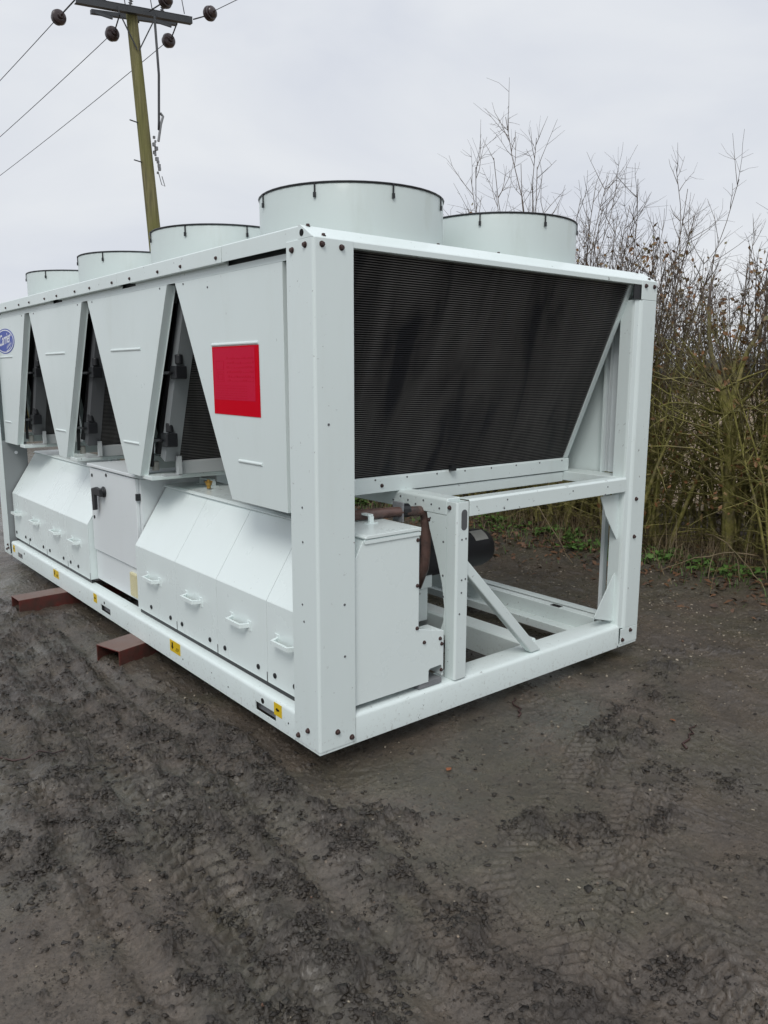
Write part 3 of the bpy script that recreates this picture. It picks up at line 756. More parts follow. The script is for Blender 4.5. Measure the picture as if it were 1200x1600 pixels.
def coil_rail(y, x0, x1, side, zt=1.060, m_='frame'):
    b = MB()
    if side < 0: prof = [(y-.012, zt-.078), (y-.012, zt-.008), (y-.002, zt-.001), (y+.05, zt-.001), (y+.05, zt-.078)]
    else: prof = [(y-.05, zt-.078), (y-.05, zt-.001), (y+.002, zt-.001), (y+.012, zt-.008), (y+.012, zt-.078)]
    b.prism(prof, 'x', x0, x1)
    return b.build('coil_rail', M[m_], CH, bevel=.002)
cA = coil(.035, .42, .205, 2.040, z1=2.010)
MB().box(2.050, 2.111, .0085, .013, 1.9365, 2.0115).build('shade_strip', M['black'], CH)  # black strip painting the shade in the notch above the post lip
MB().box(.19, 2.11, .10, .11, 1.93, 2.06).build('shade_strip', M['black'], CH)  # black fill imitating the unlit space above the end coil
cr0 = coil_rail(.425, .10, 2.085, -1)
inst(HY, 'rivet', cr0, [(.62+.2*i, .413, 1.045) for i in range(8)], 1)
b = MB(); b.box(1.10, 1.13, .385, .41, 1.055, 1.085); b.build('clip', M['black'], cr0)
inst(BY, 'bolt', cr0, [(.66, .413, 1.015)], .8)
coil(1.245, .80, .25, 2.0, side=1); coil_rail(.80, .10, 2.085, 1)
for k in range(1, 4):
    o = 1.24*k; fm = (None, 'shadegrey', 'dgrey', 'dgrey')[k]  # greyed frames carry the shade of the openings in their colour
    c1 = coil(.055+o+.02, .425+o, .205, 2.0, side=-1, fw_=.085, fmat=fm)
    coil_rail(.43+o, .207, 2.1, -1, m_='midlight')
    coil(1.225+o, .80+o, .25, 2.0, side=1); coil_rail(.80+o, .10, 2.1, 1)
# stays, clamps, valves and pipes seen in the triangular openings
for k in range(3):
    o = 1.24*k
    b = MB(); b.box(.05, 2.2, 1.72+o-.03, 1.72+o+.10, .955, .978)
    b.build('cross_member', M['frame'], CH, bevel=.003)
    b = MB()
    yb = 1.67+o
    b.box(.178, .20, yb-.055, yb-.026, .985, 1.09); b.box(.10, .20, yb-.055, yb+.0, .981, .990); b.box(.176, .177, yb-.05, yb-.03, 1.04, 1.06)
    b.build('bracket', M['midlight'], CH, bevel=.002)
    def ln(f): return 1.29+o+.38*f, 1.975-.913*f     # along the coil edge
    for f, s in ((.47, .72), (.87, .8)):
        y, z = ln(f)
        b = MB(); b.box(.10, .165, y-.055*s, y+.045*s, z-.045*s, z+.05*s); b.box(.075, .10, y+.0, y+.17, z-.008, z+.008)
        b.lathe([(0, .022), (.05, .022)], (.13, y-.02, z+.045), (0, 0, 1), 10)
        b.build('pipe_clamp', M['black'], CH, bevel=.006)
    b = MB()
    b.tube([(.14, ln(.05)[0]+.10, 1.93), (.14, ln(.5)[0]+.12, ln(.5)[1]), (.13, ln(.95)[0]+.12, 1.1)], .018, 10); b.tube([(.11, ln(.86)[0]+.20, 1.02), (.10, ln(.6)[0]+.24, 1.35), (.12, ln(.1)[0]+.2, 1.9)], .011, 8)
    b.build('header_pipe', M['blackrub'], CH, smooth='all')
    b = MB(); y0, z0 = ln(.03); y1, z1 = ln(.97)
    b.add([(.185, y0+.05, z0), (.185, y1+.06, z1), (.185, y1+.11, z1), (.185, y0+.10, z0), (.181, y0+.05, z0), (.181, y1+.06, z1), (.181, y1+.11, z1), (.181, y0+.10, z0)],
          [(0,1,2,3),(4,5,6,7),(0,1,5,4),(2,3,7,6)])
    b.build('stay', M['dgrey'], CH)
    b = MB(); y0, z0 = 2.46+o, 1.93; y1, z1 = 2.06+o, 1.10
    b.add([(.20, y0, z0), (.20, y1, z1), (.20, y1+.055, z1), (.20, y0+.055, z0), (.205, y0, z0), (.205, y1, z1), (.205, y1+.055, z1), (.205, y0+.055, z0)],
          [(0,1,2,3),(4,5,6,7),(0,1,5,4),(2,3,7,6)])
    b.build('stay', M['dgrey'], CH)
    b = MB(); b.lathe([(0, .012), (.02, .012), (.02, .018), (.035, .018), (.035, .010), (.05, .010)], (.36, 1.62+o, .893), (0, 0, 1), 10); b.box(.34, .38, 1.612+o, 1.628+o, .925, .935)
    b.build('valve', M['brass' if k == 0 else 'dgrey'], CH)
    b = MB(); b.lathe([(0, .02), (.05, .02), (.055, .012)], (.15, 1.86+o, .99), (0, 0, 1), 12)
    b.build('sensor', M['paper'], CH)

# end frame: inner post, beams, brace -----------------------------------
b = MB()
b.prism([(.772, .004), (.764, .012), (.764, .07), (.770, .07), (.770, .014), (.776, .010), (.838, .010), (.838, .07), (.845, .07), (.845, .012), (.838, .004)], 'z', .131, .972)
ip = b.build('inner_post', M['frame'], CH, bevel=.002)
b = MB()
n = 10; yy, zz, rr_ = .81, .89, .018
pts = [(yy+rr_*math.cos(math.pi*i/n), zz+.03+rr_*math.sin(math.pi*i/n)) for i in range(n+1)]+[(yy+rr_*math.cos(math.pi+math.pi*i/n), zz-.03+rr_*math.sin(math.pi+math.pi*i/n)) for i in range(n+1)]
b.prism(pts, 'y', .0025, .0042); b.build('slot', M['dgrey'], ip)
inst(HY, 'rivet', ip, [(.797, .004, .80), (.823, .004, .802), (.800, .004, .78-.17+.0), (.824, .004, .612), (.80, .004, .55), (.79, .004, .45)], 1.0)
inst(BX, 'bolt', ip, [(.762, .05, .945)], .9)
b = MB(); b.prism([(.071, .905), (.205, .905), (.185, .83), (.135, .70), (.095, .58), (.078, .47), (.083, .40), (.105, .345), (.071, .335)], 'x', .764, .769)
gs = b.build('gusset', M['frame'], CH)
inst(HX, 'rivet', gs, [(.764, .09, .78), (.764, .09, .62), (.764, .085, .52), (.764, .18, .88)], 1.1)
inst(BX, 'bolt', gs, [(.764, .19, .87)], .8)
b = MB()
b.prism([(.764, .906), (.764, .974), (.772, .984), (.85, .984), (.85, .906)], 'y', .071, 4.78)
lb = b.build('long_beam', M['frame'], CH, bevel=.004)
inst(HX, 'rivet', lb, [(.764, .12+.055*i, .945+.012*((i % 3)-1)) for i in range(7)], 1.1)
b = MB(); b.prism([(.006, .902), (.006, .972), (.014, .982), (.075, .982), (.075, .975), (.016, .975), (.012, .970), (.012, .902)], 'x', .847, 2.073)
mb_ = b.build('mid_beam', M['frame'], CH, bevel=.002)
inst(HY, 'rivet', mb_, [(1.10, .006, .955), (1.08, .006, .915), (1.6, .006, .95), (1.9, .006, .945), (1.88, .006, .905)], .9)
b = MB(); b.box(2.05, 2.20, .076, 4.78, .925, .980); b.build('long_beam', M['frame'], CH, bevel=.004)
b = MB(); b.box(.855, 2.045, .42, .47, .92, .976); b.build('cross_member', M['frame'], CH, bevel=.003)
b = MB(); b.box(1.72, 1.732, .475, .53, .925, .982); b.box(1.79, 1.802, .475, .53, .925, .982); b.tube([(1.733, .50, .955), (1.789, .50, .955)], .02, 10); b.build('bracket', M['galv'], CH)
b = MB()
a, c = Vector((.846, 0, .700)), Vector((1.405, 0, .134)); w = .048
b.add([(a.x, y, a.z) for y in (.018, .062)]+[(c.x, y, c.z) for y in (.018, .062)]+[(c.x-w*1.55, y, c.z) for y in (.018, .062)]+[(a.x, y, a.z-w*1.5) for y in (.018, .062)],
      [(0,1,3,2),(2,3,5,4),(4,5,7,6),(6,7,1,0),(0,2,4,6),(1,7,5,3)])
b.build('diagonal_brace', M['frame'], CH, bevel=.006)

# access covers ----------------------------------------------------------
def handle_mesh():
    b = MB(); h = .085
    b.box(-.046, -.034, -h+.018, h-.018, -.009, .009)
    for s in (-1, 1):
        b.add([(-.046, s*(h-.018), -.009), (-.046, s*(h-.018), .009), (-.034, s*(h-.03), -.009), (-.034, s*(h-.03), .009),
               (-.003, s*h, -.009), (-.003, s*h, .009), (-.003, s*(h-.014), -.009), (-.003, s*(h-.014), .009)],
              [(0,1,5,4),(2,3,7,6),(0,2,6,4),(1,3,7,5),(0,1,3,2)])
        b.box(-.003, 0, s*h-.016, s*h+.016, -.024, .024)
    return b.mesh('handle', M['cover'])
HM = handle_mesh()
covers = [((.022, .4815), .312), ((.4845, .9605), .724), ((.9635, 1.4335), 1.22), ((1.4365, 1.978), 1.728),
          ((2.803, 3.262), 3.056), ((3.265, 3.760), 3.483), ((3.763, 4.24), 4.0), ((4.243, 4.655), 4.50)]
scr = [[.419, .256], [.887, .565], [1.372, 1.047], [1.78, 1.518], [3.203, 3.039], [3.687, 3.36], [4.204, 3.85], [4.60, 4.332]]
for ((a, c), hy), ss in zip(covers, scr):
    b = MB(); t = .004
    b.prism([(.05, .157), (.05, .540), (.053, .546), (.257, .866), (.264, .870), (.272, .870), (.272, .866), (.260, .862), (.058, .545), (.054, .538), (.054, .157)], 'y', a, c)
    b.prism([(.0545, .157), (.0545, .538), (.0585, .545), (.2605, .8615), (.272, .8655), (.272, .157)], 'y', a+.001, a+.004)
    b.prism([(.0545, .157), (.0545, .538), (.0585, .545), (.2605, .8615), (.272, .8655), (.272, .157)], 'y', c-.004, c-.001)
    o = b.build('access_cover', M['cover'], CH, bevel=.0012)
    h = bpy.data.objects.new('handle', HM); COL.objects.link(h); h.parent = o; h.location = (.05, hy, .385)
    inst(SX, 'screw', o, [(.05, y, .207) for y in ss])
    MB().prism([(.0525, .16), (.0525, .539), (.0555, .5455), (.259, .8635), (.272, .8635), (.272, .16)], 'y', c+.0004, c+.0026).build('seam_backing', M['black'], o)  # black strip behind the seam keeps its line dark
    # small notch tab at the seam foot
    MB().box(.0488, .0498, a+.0, a+.006, .157, .205).build('seam_tab', M['dgrey'], o)
# compressor boxes behind the covers with their lids
def comp_box(y0, y1, lid0, lid1):
    MB().box(.060, .066, y0, y1, .1305, .1565).build('shade_strip', M['black'], CH)  # black strip painted as the shadow line below the covers
    b = MB(); b.box(.2735, .548, y0, y1, .15, .866); o = b.build('compressor_box', M['cover'], CH)
    b = MB(); b.prism([(.247, .8715), (.247, .8785), (.262, .886), (.556, .886), (.556, .868), (.549, .868), (.549, .8715)], 'y', lid0, lid1)
    l = b.build('box_lid', M['cover'], o, bevel=.002)
    return o
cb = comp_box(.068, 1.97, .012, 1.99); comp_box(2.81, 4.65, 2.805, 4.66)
# lid handles (turned flat)
hb = MB()
for yc_ in (.35, .95, 1.75, 3.3, 4.1):
    hb.box(.395, .43, yc_-.08, yc_-.07, .8865, .915); hb.box(.395, .43, yc_+.07, yc_+.08, .8865, .915); hb.box(.40, .425, yc_-.08, yc_+.08, .915, .923)
HL = []
for yc_ in (.30, .95, 1.80, 3.3, 4.1):
    b = MB(); b.box(.43, .455, yc_-.078, yc_+.078, .918, .926)
    for s in (-1, 1):
        b.box(.43, .455, yc_+s*.078-.005, yc_+s*.078+.005, .8865, .9175); b.box(.415, .47, yc_+s*.078-.014, yc_+s*.078+.014, .8861, .890)
    b.build('lid_handle', M['cover'], cb)
# end wall of the near box
b = MB()
wall = [(.100, .158), (.100, .62), (.236, .860), (.246, .868), (.551, .868), (.551, .423), (.706, .384), (.706, .175), (.697, .168), (.697, .215), (.690, .224), (.622, .220), (.615, .212), (.615, .160)]
b.prism(wall, 'y', .022-.004, .022)
b.box(.5512, .706, .0222, .13, .378, .386); b.box(.7022, .7062, .0222, .13, .17, .3775)
ew = b.build('end_wall', M['cover'], CH, bevel=.0015)
inst(BY, 'bolt', ew, [(.541, .018, .83), (.541, .018, .625), (.541, .018, .43), (.585, .018, .355), (.683, .018, .352), (.693, .018, .325), (.692, .018, .20)], .75)
MB().box(.56, .70, .0225, .12, .135, .16).build('foam_strip', M['galv'], ew)
MB().prism([(.24, .8655), (.553, .8655), (.553, .8515), (.245, .8515)], 'y', .012, .0165).build('lid_lip', M['cover'], ew)

# switch cabinet -----------------------------------------------------------
b = MB(); b.box(.105, .60, 1.988, 2.796, .160, .925); cab = b.build('control_cabinet', M['cab'], CH, bevel=.002)
b = MB(); b.box(.070, .62, 1.984, 2.80, .937, .957); b.box(.105, .6, 1.99, 2.79, .926, .936); b.build('cabinet_lid', M['cab'], cab, bevel=.004)
b = MB(); b.box(.082, .1045, 2.012, 2.784, .374, .928); door = b.build('cabinet_door', M['cab'], cab, bevel=.004)
b = MB(); b.box(.078, .110, 1.993, 2.009, .80, .84); b.box(.078, .110, 1.993, 2.009, .44, .48); b.build('hinge', M['black'], cab)
b = MB(); b.box(.096, .1048, 2.0, 2.79, .165, .365); b.build('lower_panel', M['cab'], cab, bevel=.002)
b = MB(); b.box(.080, .095, 2.06, 2.17, .185, .335)
b.build('vent_grille', M['cream'], cab, bevel=.002)
b = MB()
for i in range(13): b.box(.077, .0798, 2.066, 2.164, .192+.0108*i, .192+.0108*i+.006)
b.build('vent_slats', M['cream'], cab)
def dk(y, z): return (.082, y, z)
inst(SX, 'screw', cab, [dk(2.74, .88), dk(2.48, .905), dk(2.74, .60)], .9)
b = MB()
b.lathe([(0, .036), (.012, .036), (.014, .026), (.035, .024)], (.082, 2.53, .792), (-1, 0, 0), 20)
b.prism([(2.50, .815), (2.58, .822), (2.662, .805), (2.652, .66), (2.605, .668), (2.602, .768), (2.50, .765)], 'x', .040, .060)
b.build('switch_handle', M['black'], cab, bevel=.005)

# yellow stickers on the rail --------------------------------------------
def sticker(y0, y1, z0, z1, arrow):
    b = MB(); b.box(.0015, .0026, y0, y1, z0, z1, 0); w, h = y1-y0, z1-z0; ym = (y0+y1)/2; zm = (z0+z1)/2
    if arrow == 'left':
        b.prism([(ym-w*.18, zm-h*.08), (ym-w*.18, zm+h*.08), (ym+w*.05, zm+h*.08), (ym+w*.05, zm+h*.17), (ym+w*.28, zm), (ym+w*.05, zm-h*.17), (ym+w*.05, zm-h*.08)], 'x', .0008, .0014, 1)
    else:
        yb = ym+w*.25
        b.prism([(yb-w*.06, zm+h*.32), (yb+w*.06, zm+h*.32), (yb+w*.06, zm-h*.02), (yb+w*.12, zm-h*.02), (yb, zm-h*.3), (yb-w*.12, zm-h*.02), (yb-w*.06, zm-h*.02)], 'x', .0008, .0014, 1)
        if w > .1:
            for i in range(3):
                y = ym-w*.05-w*.1*i
                b.prism([(y, zm-h*.28), (y-w*.03, zm-h*.28), (y-w*.15, zm+h*.05), (y-w*.12, zm+h*.05)], 'x', .0008, .0014, 1)
    b.build('warning_sticker', [M['yellow'], M['ink']], sr)
sticker(.292, .356, .060, .118, 'left'); sticker(1.308, 1.436, .053, .117, 'down'); sticker(2.565, 2.625, .056, .114, 'left')
sticker(3.352, 3.474, .055, .113, 'down'); sticker(4.52, 4.575, .05, .108, 'left')
b = MB()
for y, z, r in ((.455, .088, .013), (2.43, .09, .009), (4.24, .09, .009), (.24, .058, .004), (.95, .07, .003), (1.28, .045, .004), (.78, .05, .004), (2.9, .06, .004)):
    b.lathe([(0, r), (.0012, r)], (.003, y, z), (-1, 0, 0), 12)
b.build('rail_hole', M['ink'], sr)
b = MB()
for x, z in ((.60, .05), (.60, .095), (1.70, .05), (1.70, .095), (1.15, .025), (.95, .105), (1.4, .06)):
    b.lathe([(0, .005), (.0012, .005)], (x, .0045, z), (0, -1, 0), 10)
b.build('rail_hole', M['ink'], fr)

# pipework and cylinder at the open end -----------------------------------
b = MB()
arc = [(.80-.05+.05*math.sin(t), .25, .905-.05+.05*math.cos(t)) for t in [math.pi/2*i/8 for i in range(9)]]
b.tube([(.40, .30, .915), (.62, .275, .91)]+arc+[(.80, .25, .70), (.80, .26, .62), (.79, .30, .52)], .024, 14)
pp = b.build('discharge_pipe', M['pipe'], CH, smooth='all')
b = MB(); b.tube([(.660, .275, .912), (.70, .27, .911)], .034, 14); b.build('pipe_sleeve', M['black'], pp)
MB().box(.648, .659, .245, .32, .86, .955).build('pipe_bracket', M['galv'], CH, bevel=.004)
b = MB()
b.lathe([(-.02, .02), (0, .075), (.035, .107), (.09, .118), (1.10, .118), (1.16, .105), (1.19, .07), (1.20, .01)], (.72, .90, .470), (1, 0, 0), 32)
cy = b.build('insulated_cylinder', M['blackrub'], CH, smooth=True)
b = MB()
na = 6
vs = []
for i in range(na+1):
    t = R_(35+40*i/na)
    for x in (1.72, 1.83): vs.append((x, .90-.1195*math.cos(t), .470+.1195*math.sin(t)))
b.add(vs, [(2*i, 2*i+1, 2*i+3, 2*i+2) for i in range(na)]); b.build('paper_label', M['paper'], cy)
b = MB(); b.tube([(.74, .80, .52), (.70, .60, .45), (.66, .45, .36), (.60, .40, .30)], .009, 8); b.tube([(.90, .78, .50), (.84, .6, .60), (.80, .45, .70), (.79, .35, .80)], .006, 8)
b.build('cable', M['black'], CH, smooth='all')
b = MB(); b.tube([(.775, .35, .62), (.78, .35, .70)], .022, 10); b.build('service_valve', M['galv'], CH)

# ------------------------------------------------------------------ steel packers
def packer(loc, ang, L, w, h, label):
    t = .008
    o = thing('steel_beam', loc, label, 'steel beam', 'red steel box sections under the chiller'); o.rotation_euler = (0, 0, ang)
    b = MB()
    outer = [(-w/2, 0), (w/2, 0), (w/2, h), (-w/2, h)]; inner = [(-w/2+t, t), (w/2-t, t), (w/2-t, h-t), (-w/2+t, h-t)]
    vs = [(x, y, z) for x in (0, L) for y, z in outer]+[(x, y, z) for x in (0, L) for y, z in inner]
    fs = []
    for i in range(4):
        j = (i+1) % 4
        fs += [(i, j, 4+j, 4+i), (8+i, 8+j, 12+j, 12+i), (i, j, 8+j, 8+i), (4+i, 4+j, 12+j, 12+i)]
    b.add(vs, fs); b.build('box_section', M['beam'], o, bevel=.003)
packer((-.200, 1.837, -.1110), R_(16), 2.7, .21, .110, 'red oxide steel box section, nearer one, open end under the white rail')
packer((-.333, 3.242, -.1110), R_(3), 2.75, .165, .110, 'red oxide steel box section, farther one at the left edge')

# ------------------------------------------------------------------ utility pole
PL = thing('utility_pole', (5.0, 12.18, gh(5.0, 12.18)-.02), 'leaning wooden power pole with steel crossarm rising behind the chiller', 'utility pole')
base = Vector(PL.location)
def pz(z):   # point on the leaning axis at world height z, local to the base
    f = (z+.1)/8.0; return Vector((-.515*f, 0, z-base.z))
def loc_(x, y, z): return Vector((x, y, z))-base
b = MB(); zs = [-.4, .5, 1.5, 2.5, 3.5, 4.3, 5.2, 6.1, 7, 7.93]
b.tube([pz(z) for z in zs], [.150-.006*i for i in range(len(zs))], 20); b.build('pole_shaft', M['wood'], PL, smooth=True)
A0, A1 = loc_(3.46, 12.02, 7.74), loc_(5.58, 12.02, 7.96)
def bar(b, p, q, hy, hz):
    p, q = Vector(p), Vector(q)
    b.add([(v.x, v.y+sy*hy, v.z+sz*hz) for v in (p, q) for sy, sz in ((-1,-1),(1,-1),(1,1),(-1,1))], [(0,1,2,3),(4,5,6,7),(0,1,5,4),(1,2,6,5),(2,3,7,6),(3,0,4,7)])
b = MB(); bar(b, A0, A1, .012, .050); dz = Vector((0, .035, 0)); bar(b, A0+dz+Vector((0, 0, .052)), A1+dz+Vector((0, 0, .052)), .05, .006); bar(b, A0+dz-Vector((0, 0, .052)), A1+dz-Vector((0, 0, .052)), .05, .006)
xa = b.build('crossarm', M['dsteel'], PL)
b = MB(); B0, B1 = A0+Vector((.45, .55, .10)), A1+Vector((-.05, .55, .10)); bar(b, B0, B1, .04, .035); b.build('rear_crossarm', M['dsteel'], PL)
def along(f): return A0+(A1-A0)*f
pj = pz(7.22)+Vector((0, -.13, 0))
for f in (.33, .67):
    b = MB(); bar(b, along(f)+Vector((0, -.02, -.03)), pj+Vector((0.02 if f > .5 else -.02, 0, 0)), .008, .02); b.build('crossarm_brace', M['dsteel'], PL)
def insulator(p, d, s=.86):
    b = MB()
    b.lathe([(h_*s, r_*s) for h_, r_ in [(-.20, .018), (-.14, .02), (-.13, .055), (-.08, .06), (-.075, .095), (-.05, .135), (0, .150), (.03, .140), (.035, .105), (.05, .128), (.09, .125), (.095, .09), (.12, .10), (.15, .07), (.16, .03), (.20, .018)]], p, d, 24)
    return b.build('insulator', M['porcelain'], PL, smooth=True)
wd = Vector((-.087, .996, -.05)).normalized(); wu = Vector((.087, -.996, .0)).normalized()
ends_far = []
for f, dx, dzz in ((-.04, -.12, -.12), (.38, -.02, -.24), (.885, .0, -.20)):
    s = along(f)+Vector((0, .05, -.03)); p = s+Vector((dx*.4, .45, dzz))
    b = MB(); b.tube([along(max(0, f))+Vector((0, .05, 0)), p-Vector((0, .1, 0))], .012, 6); b.build('hanger', M['dsteel'], PL)
    insulator(p, wd); ends_far.append(p+wd*.15+base)
ends_near = []
for f, dx, dzz in ((.60, .05, .05), (1.06, .05, -.02)):
    s = along(min(f, 1))+Vector((0, -.05, 0)); p = s+Vector((dx+.05, -.45, dzz))
    b = MB(); b.tube([s, p+Vector((0, .1, 0))], .012, 6); b.build('hanger', M['dsteel'], PL)
    insulator(p, wu); ends_near.append(p+wu*.15+base)
# ribbed fuse holders and jumper loops on the rear arm
for f in (.12, .42, .80):
    q = B0+(B1-B0)*f
    b = MB(); prof = []
    for i in range(7): prof += [(.04*i, .022), (.04*i+.012, .045), (.04*i+.02, .022)]
    b.lathe(prof, q+Vector((0, -.05, .08)), (.15, -.25, 1), 12); b.build('fuse_holder', M['galv'], PL)
    b = MB(); bar(b, q+Vector((-.16, 0, -.02)), q+Vector((.05, -.35, -.18)), .015, .02); bar(b, q+Vector((.18, 0, -.02)), q+Vector((.05, -.35, -.18)), .015, .02); b.build('fuse_bracket', M['dsteel'], PL)
    b = MB(); b.tube([q+Vector((0, -.05, .38)), q+Vector((.1, -.25, .52)), q+Vector((.2, -.5, .3)), q+Vector((.15, -.7, -.05))], .008, 6); b.build('jumper', M['wire'], PL, smooth='all')
b = MB(); b.tube([along(.65)+Vector((0, -.02, -.05)), pz(6.9)+Vector((.36, -.1, 0)), pz(6.1)+Vector((.27, -.1, 0)), pz(5.95)+Vector((.25, -.1, 0))], .022, 8); b.build('conduit', M['dsteel'], PL, smooth='all')
b = MB(); rnd = random.Random(9)
for i in range(11):
    z = 5.2+.06*i; p = pz(z)+Vector((.145+rnd.uniform(-.03, .03), -.1+rnd.uniform(-.05, .05), 0)); s = rnd.uniform(.014, .032)
    b.box(p.x-s, p.x+s*.8, p.y-s, p.y+s, p.z-s*1.3, p.z+s)
b.tube([pz(5.75)+Vector((.22, -.1, 0)), pz(6.05)+Vector((.30, -.1, 0)), pz(6.2)+Vector((.36, -.1, 0)), pz(6.25)+Vector((.31, -.1, 0))], .025, 6)
b.tube([pz(5.2)+Vector((.16, -.1, 0)), pz(5.0)+Vector((.20, -.1, 0)), pz(4.98)+Vector((.26, -.1, 0)), pz(5.15)+Vector((.22, -.1, 0))], .008, 6)
b.build('cable_fittings', M['galv'], PL)
for z in (6.02, 5.35):
    b = MB(); b.tube([pz(z), pz(z)+Vector((-.27, -.06, .015))], .012, 6); b.build('step_bolt', M['dsteel'], PL)
def wire(p, d, length, sag, label):
    b = MB(); n = 40
    pts = []
    for i in range(n+1):
        f = (i/n)**1.6; q = p+d*(length*f); pts.append((q.x, q.y, q.z-4*sag*f*(1-f)))
    b.tube([Vector(q)-p for q in pts], .0065, 5)
    o = b.build('overhead_wire', M['wire'], None, smooth='all'); o.location = p
    tag(o, label, 'wire', 'overhead wires on the pole')
hd = Vector((-.087, .996, 0)).normalized()
for p, l in zip(ends_far, ('thin overhead wire from the leftmost insulator, uppermost on the left', 'thin overhead wire from the insulator left of the pole, middle one on the left', 'thin overhead wire passing behind the pole from the right insulator, lowest on the left')):
    wire(p, hd, 70, 1.9, l)
for p, l in zip(ends_near, ('thin overhead wire leaving the insulator in front of the crossarm centre', 'thin overhead wire leaving the rightmost insulator towards the top right')):
    wire(p, -hd, 60, .8, l)

# ------------------------------------------------------------------ hedge
def grow(rng, b, p0, d, L, r0, r1, seg, n, wig, upw=.05):
    pts = [np.array(p0, float)]; d = np.array(d, float); d /= np.linalg.norm(d)
    for i in range(seg):
        d = d+np.array([rng.gauss(0, wig), rng.gauss(0, wig), rng.gauss(0, wig)+upw]); d /= np.linalg.norm(d)
        pts.append(pts[-1]+d*L/seg)
    b.tube([tuple(p) for p in pts], [r0+(r1-r0)*(i/seg)**.8 for i in range(seg+1)], n, False)
    return pts
def side_dir(rng, t, lo, hi):
    a = rng.uniform(0, 2*math.pi); e = R_(rng.uniform(lo, hi))
    q = np.array([math.cos(a), math.sin(a), 0.]); t = t/np.linalg.norm(t)
    q -= t*q.dot(t); q /= np.linalg.norm(q)
    return t*math.cos(e)+q*math.sin(e)
def shrub_proto(seed, nst, h, spread, dens, leafy, thick, whip=False):
    rng = random.Random(seed); parts = []; lb = MB()
    for s in range(nst):
        b, tw = MB(), MB()
        a = rng.uniform(0, 2*math.pi); rr = rng.uniform(0, .22)
        L = h*(rng.uniform(.74, 1.06) if whip else rng.uniform(.62, 1.08)); r0 = thick*rng.uniform(.35, 1.0)
        sp = spread*rng.uniform(.2, 1)
        pts = grow(rng, b, (rr*math.cos(a), rr*math.sin(a), -.08), (sp*math.cos(a+rng.gauss(0, .6)), sp*math.sin(a+rng.gauss(0, .6)), 1), L, r0, .0035, 10, 6 if r0 > .015 else 5, .075, .06)
        for k in range(int(dens*L)):
            f = rng.random()**.9*.97+.03; i = min(int(f*10), 9); p = pts[i]+(pts[i+1]-pts[i])*(f*10-i); t = pts[i+1]-pts[i]
            low = f*L < 1.25
            l2 = (rng.uniform(.25, .8) if low else rng.uniform(.25, .75)*(1.15-f*.55)); rw = .0062 if low else .0040
            if whip: l2 = rng.uniform(.35, 1.0)*(1.1-f*.5)
            q = grow(rng, tw, p, side_dir(rng, t, 22 if not low else 30, 55 if not low else 100), l2, rw*rng.uniform(.7, 1.5), .0017, 4, 3, .15 if low else .10, .10 if not low else .02)
            for j in range(rng.choice((2, 3, 4))):
                m_ = rng.choice((1, 2, 3)); grow(rng, tw, q[m_], side_dir(rng, q[m_+1]-q[m_], 30, 75), rng.uniform(.08, .32), .0022, .0011, 2, 3, .2, .05)
            if rng.random() < leafy*1.7 and f*L > .45:
                for j in range(rng.choice((2, 3, 5))):
                    c = q[rng.choice((2, 3, 4))]+np.array([rng.gauss(0, .03) for _ in range(3)]); s_ = rng.uniform(.014, .034)
                    u = np.array([rng.gauss(0, 1) for _ in range(3)]); u /= np.linalg.norm(u); w = np.cross(u, [rng.gauss(0, 1) for _ in range(3)]); w /= np.linalg.norm(w)
                    lb.add([c-u*s_, c+w*s_*.6, c+u*s_*1.1+np.cross(u, w)*s_*.3, c-w*s_*.6], [(0, 1, 2, 3)])
        parts.append((b.mesh('stem', M['bark']), tw.mesh('twigs', M['bark'])))
    return parts, (lb.mesh('leaves', M['leaf']) if lb.v else None)
for (k, m_) in (('stem', 0),): pass
protos = [shrub_proto(101+i, nst, h, sp, de, lf, th) for i, (nst, h, sp, de, lf, th) in enumerate([
    (12, 2.8, .24, 8, .26, .032), (12, 2.5, .28, 9, .48, .026), (11, 2.9, .22, 8, .24, .038), (13, 2.5, .30, 9, .44, .024), (10, 3.0, .20, 8, .18, .032), (12, 2.8, .26, 8, .50, .030)])]
saplings = [shrub_proto(201+i, 10, h, .42, 6, .0, .020, True) for i, h in enumerate((4.3, 4.0, 4.5))]
for ps, lv in protos+saplings:
    for sm, tm_ in ps:
        for q in (sm, tm_): q.polygons.foreach_set('use_smooth', [True]*len(q.polygons))
def place_shrub(proto, x, y, rz, sc, label, group, name='hedge_shrub'):
    o = thing(name, (x, y, gh(x, y)-.03), label, 'shrub', group); o.rotation_euler = (0, 0, rz); o.scale = (sc, sc, sc)
    for sm, tm_ in proto[0]:
        s = bpy.data.objects.new('stem', sm); COL.objects.link(s); s.parent = o
        t = bpy.data.objects.new('twigs', tm_); COL.objects.link(t); t.parent = s; t['kind'] = 'stuff'
    if proto[1] is not None:
        l = bpy.data.objects.new('leaves', proto[1]); COL.objects.link(l); l.parent = o; l['kind'] = 'stuff'
    return o
rng = random.Random(77)
def zone(y):
    if y < 1.35: return 'bare hedge shrub with thin mossy stems standing right of the white corner post', 'hedge shrubs right of the corner post'
    if y < 5.6: return 'bare hedge shrub seen past the coil end and through the open end frame', 'hedge shrubs behind the open end frame'
    return 'bare hedge shrub farther back, mostly hidden behind the row of fan shrouds', 'hedge shrubs behind the fan shrouds'
y = -5.6; i = 0
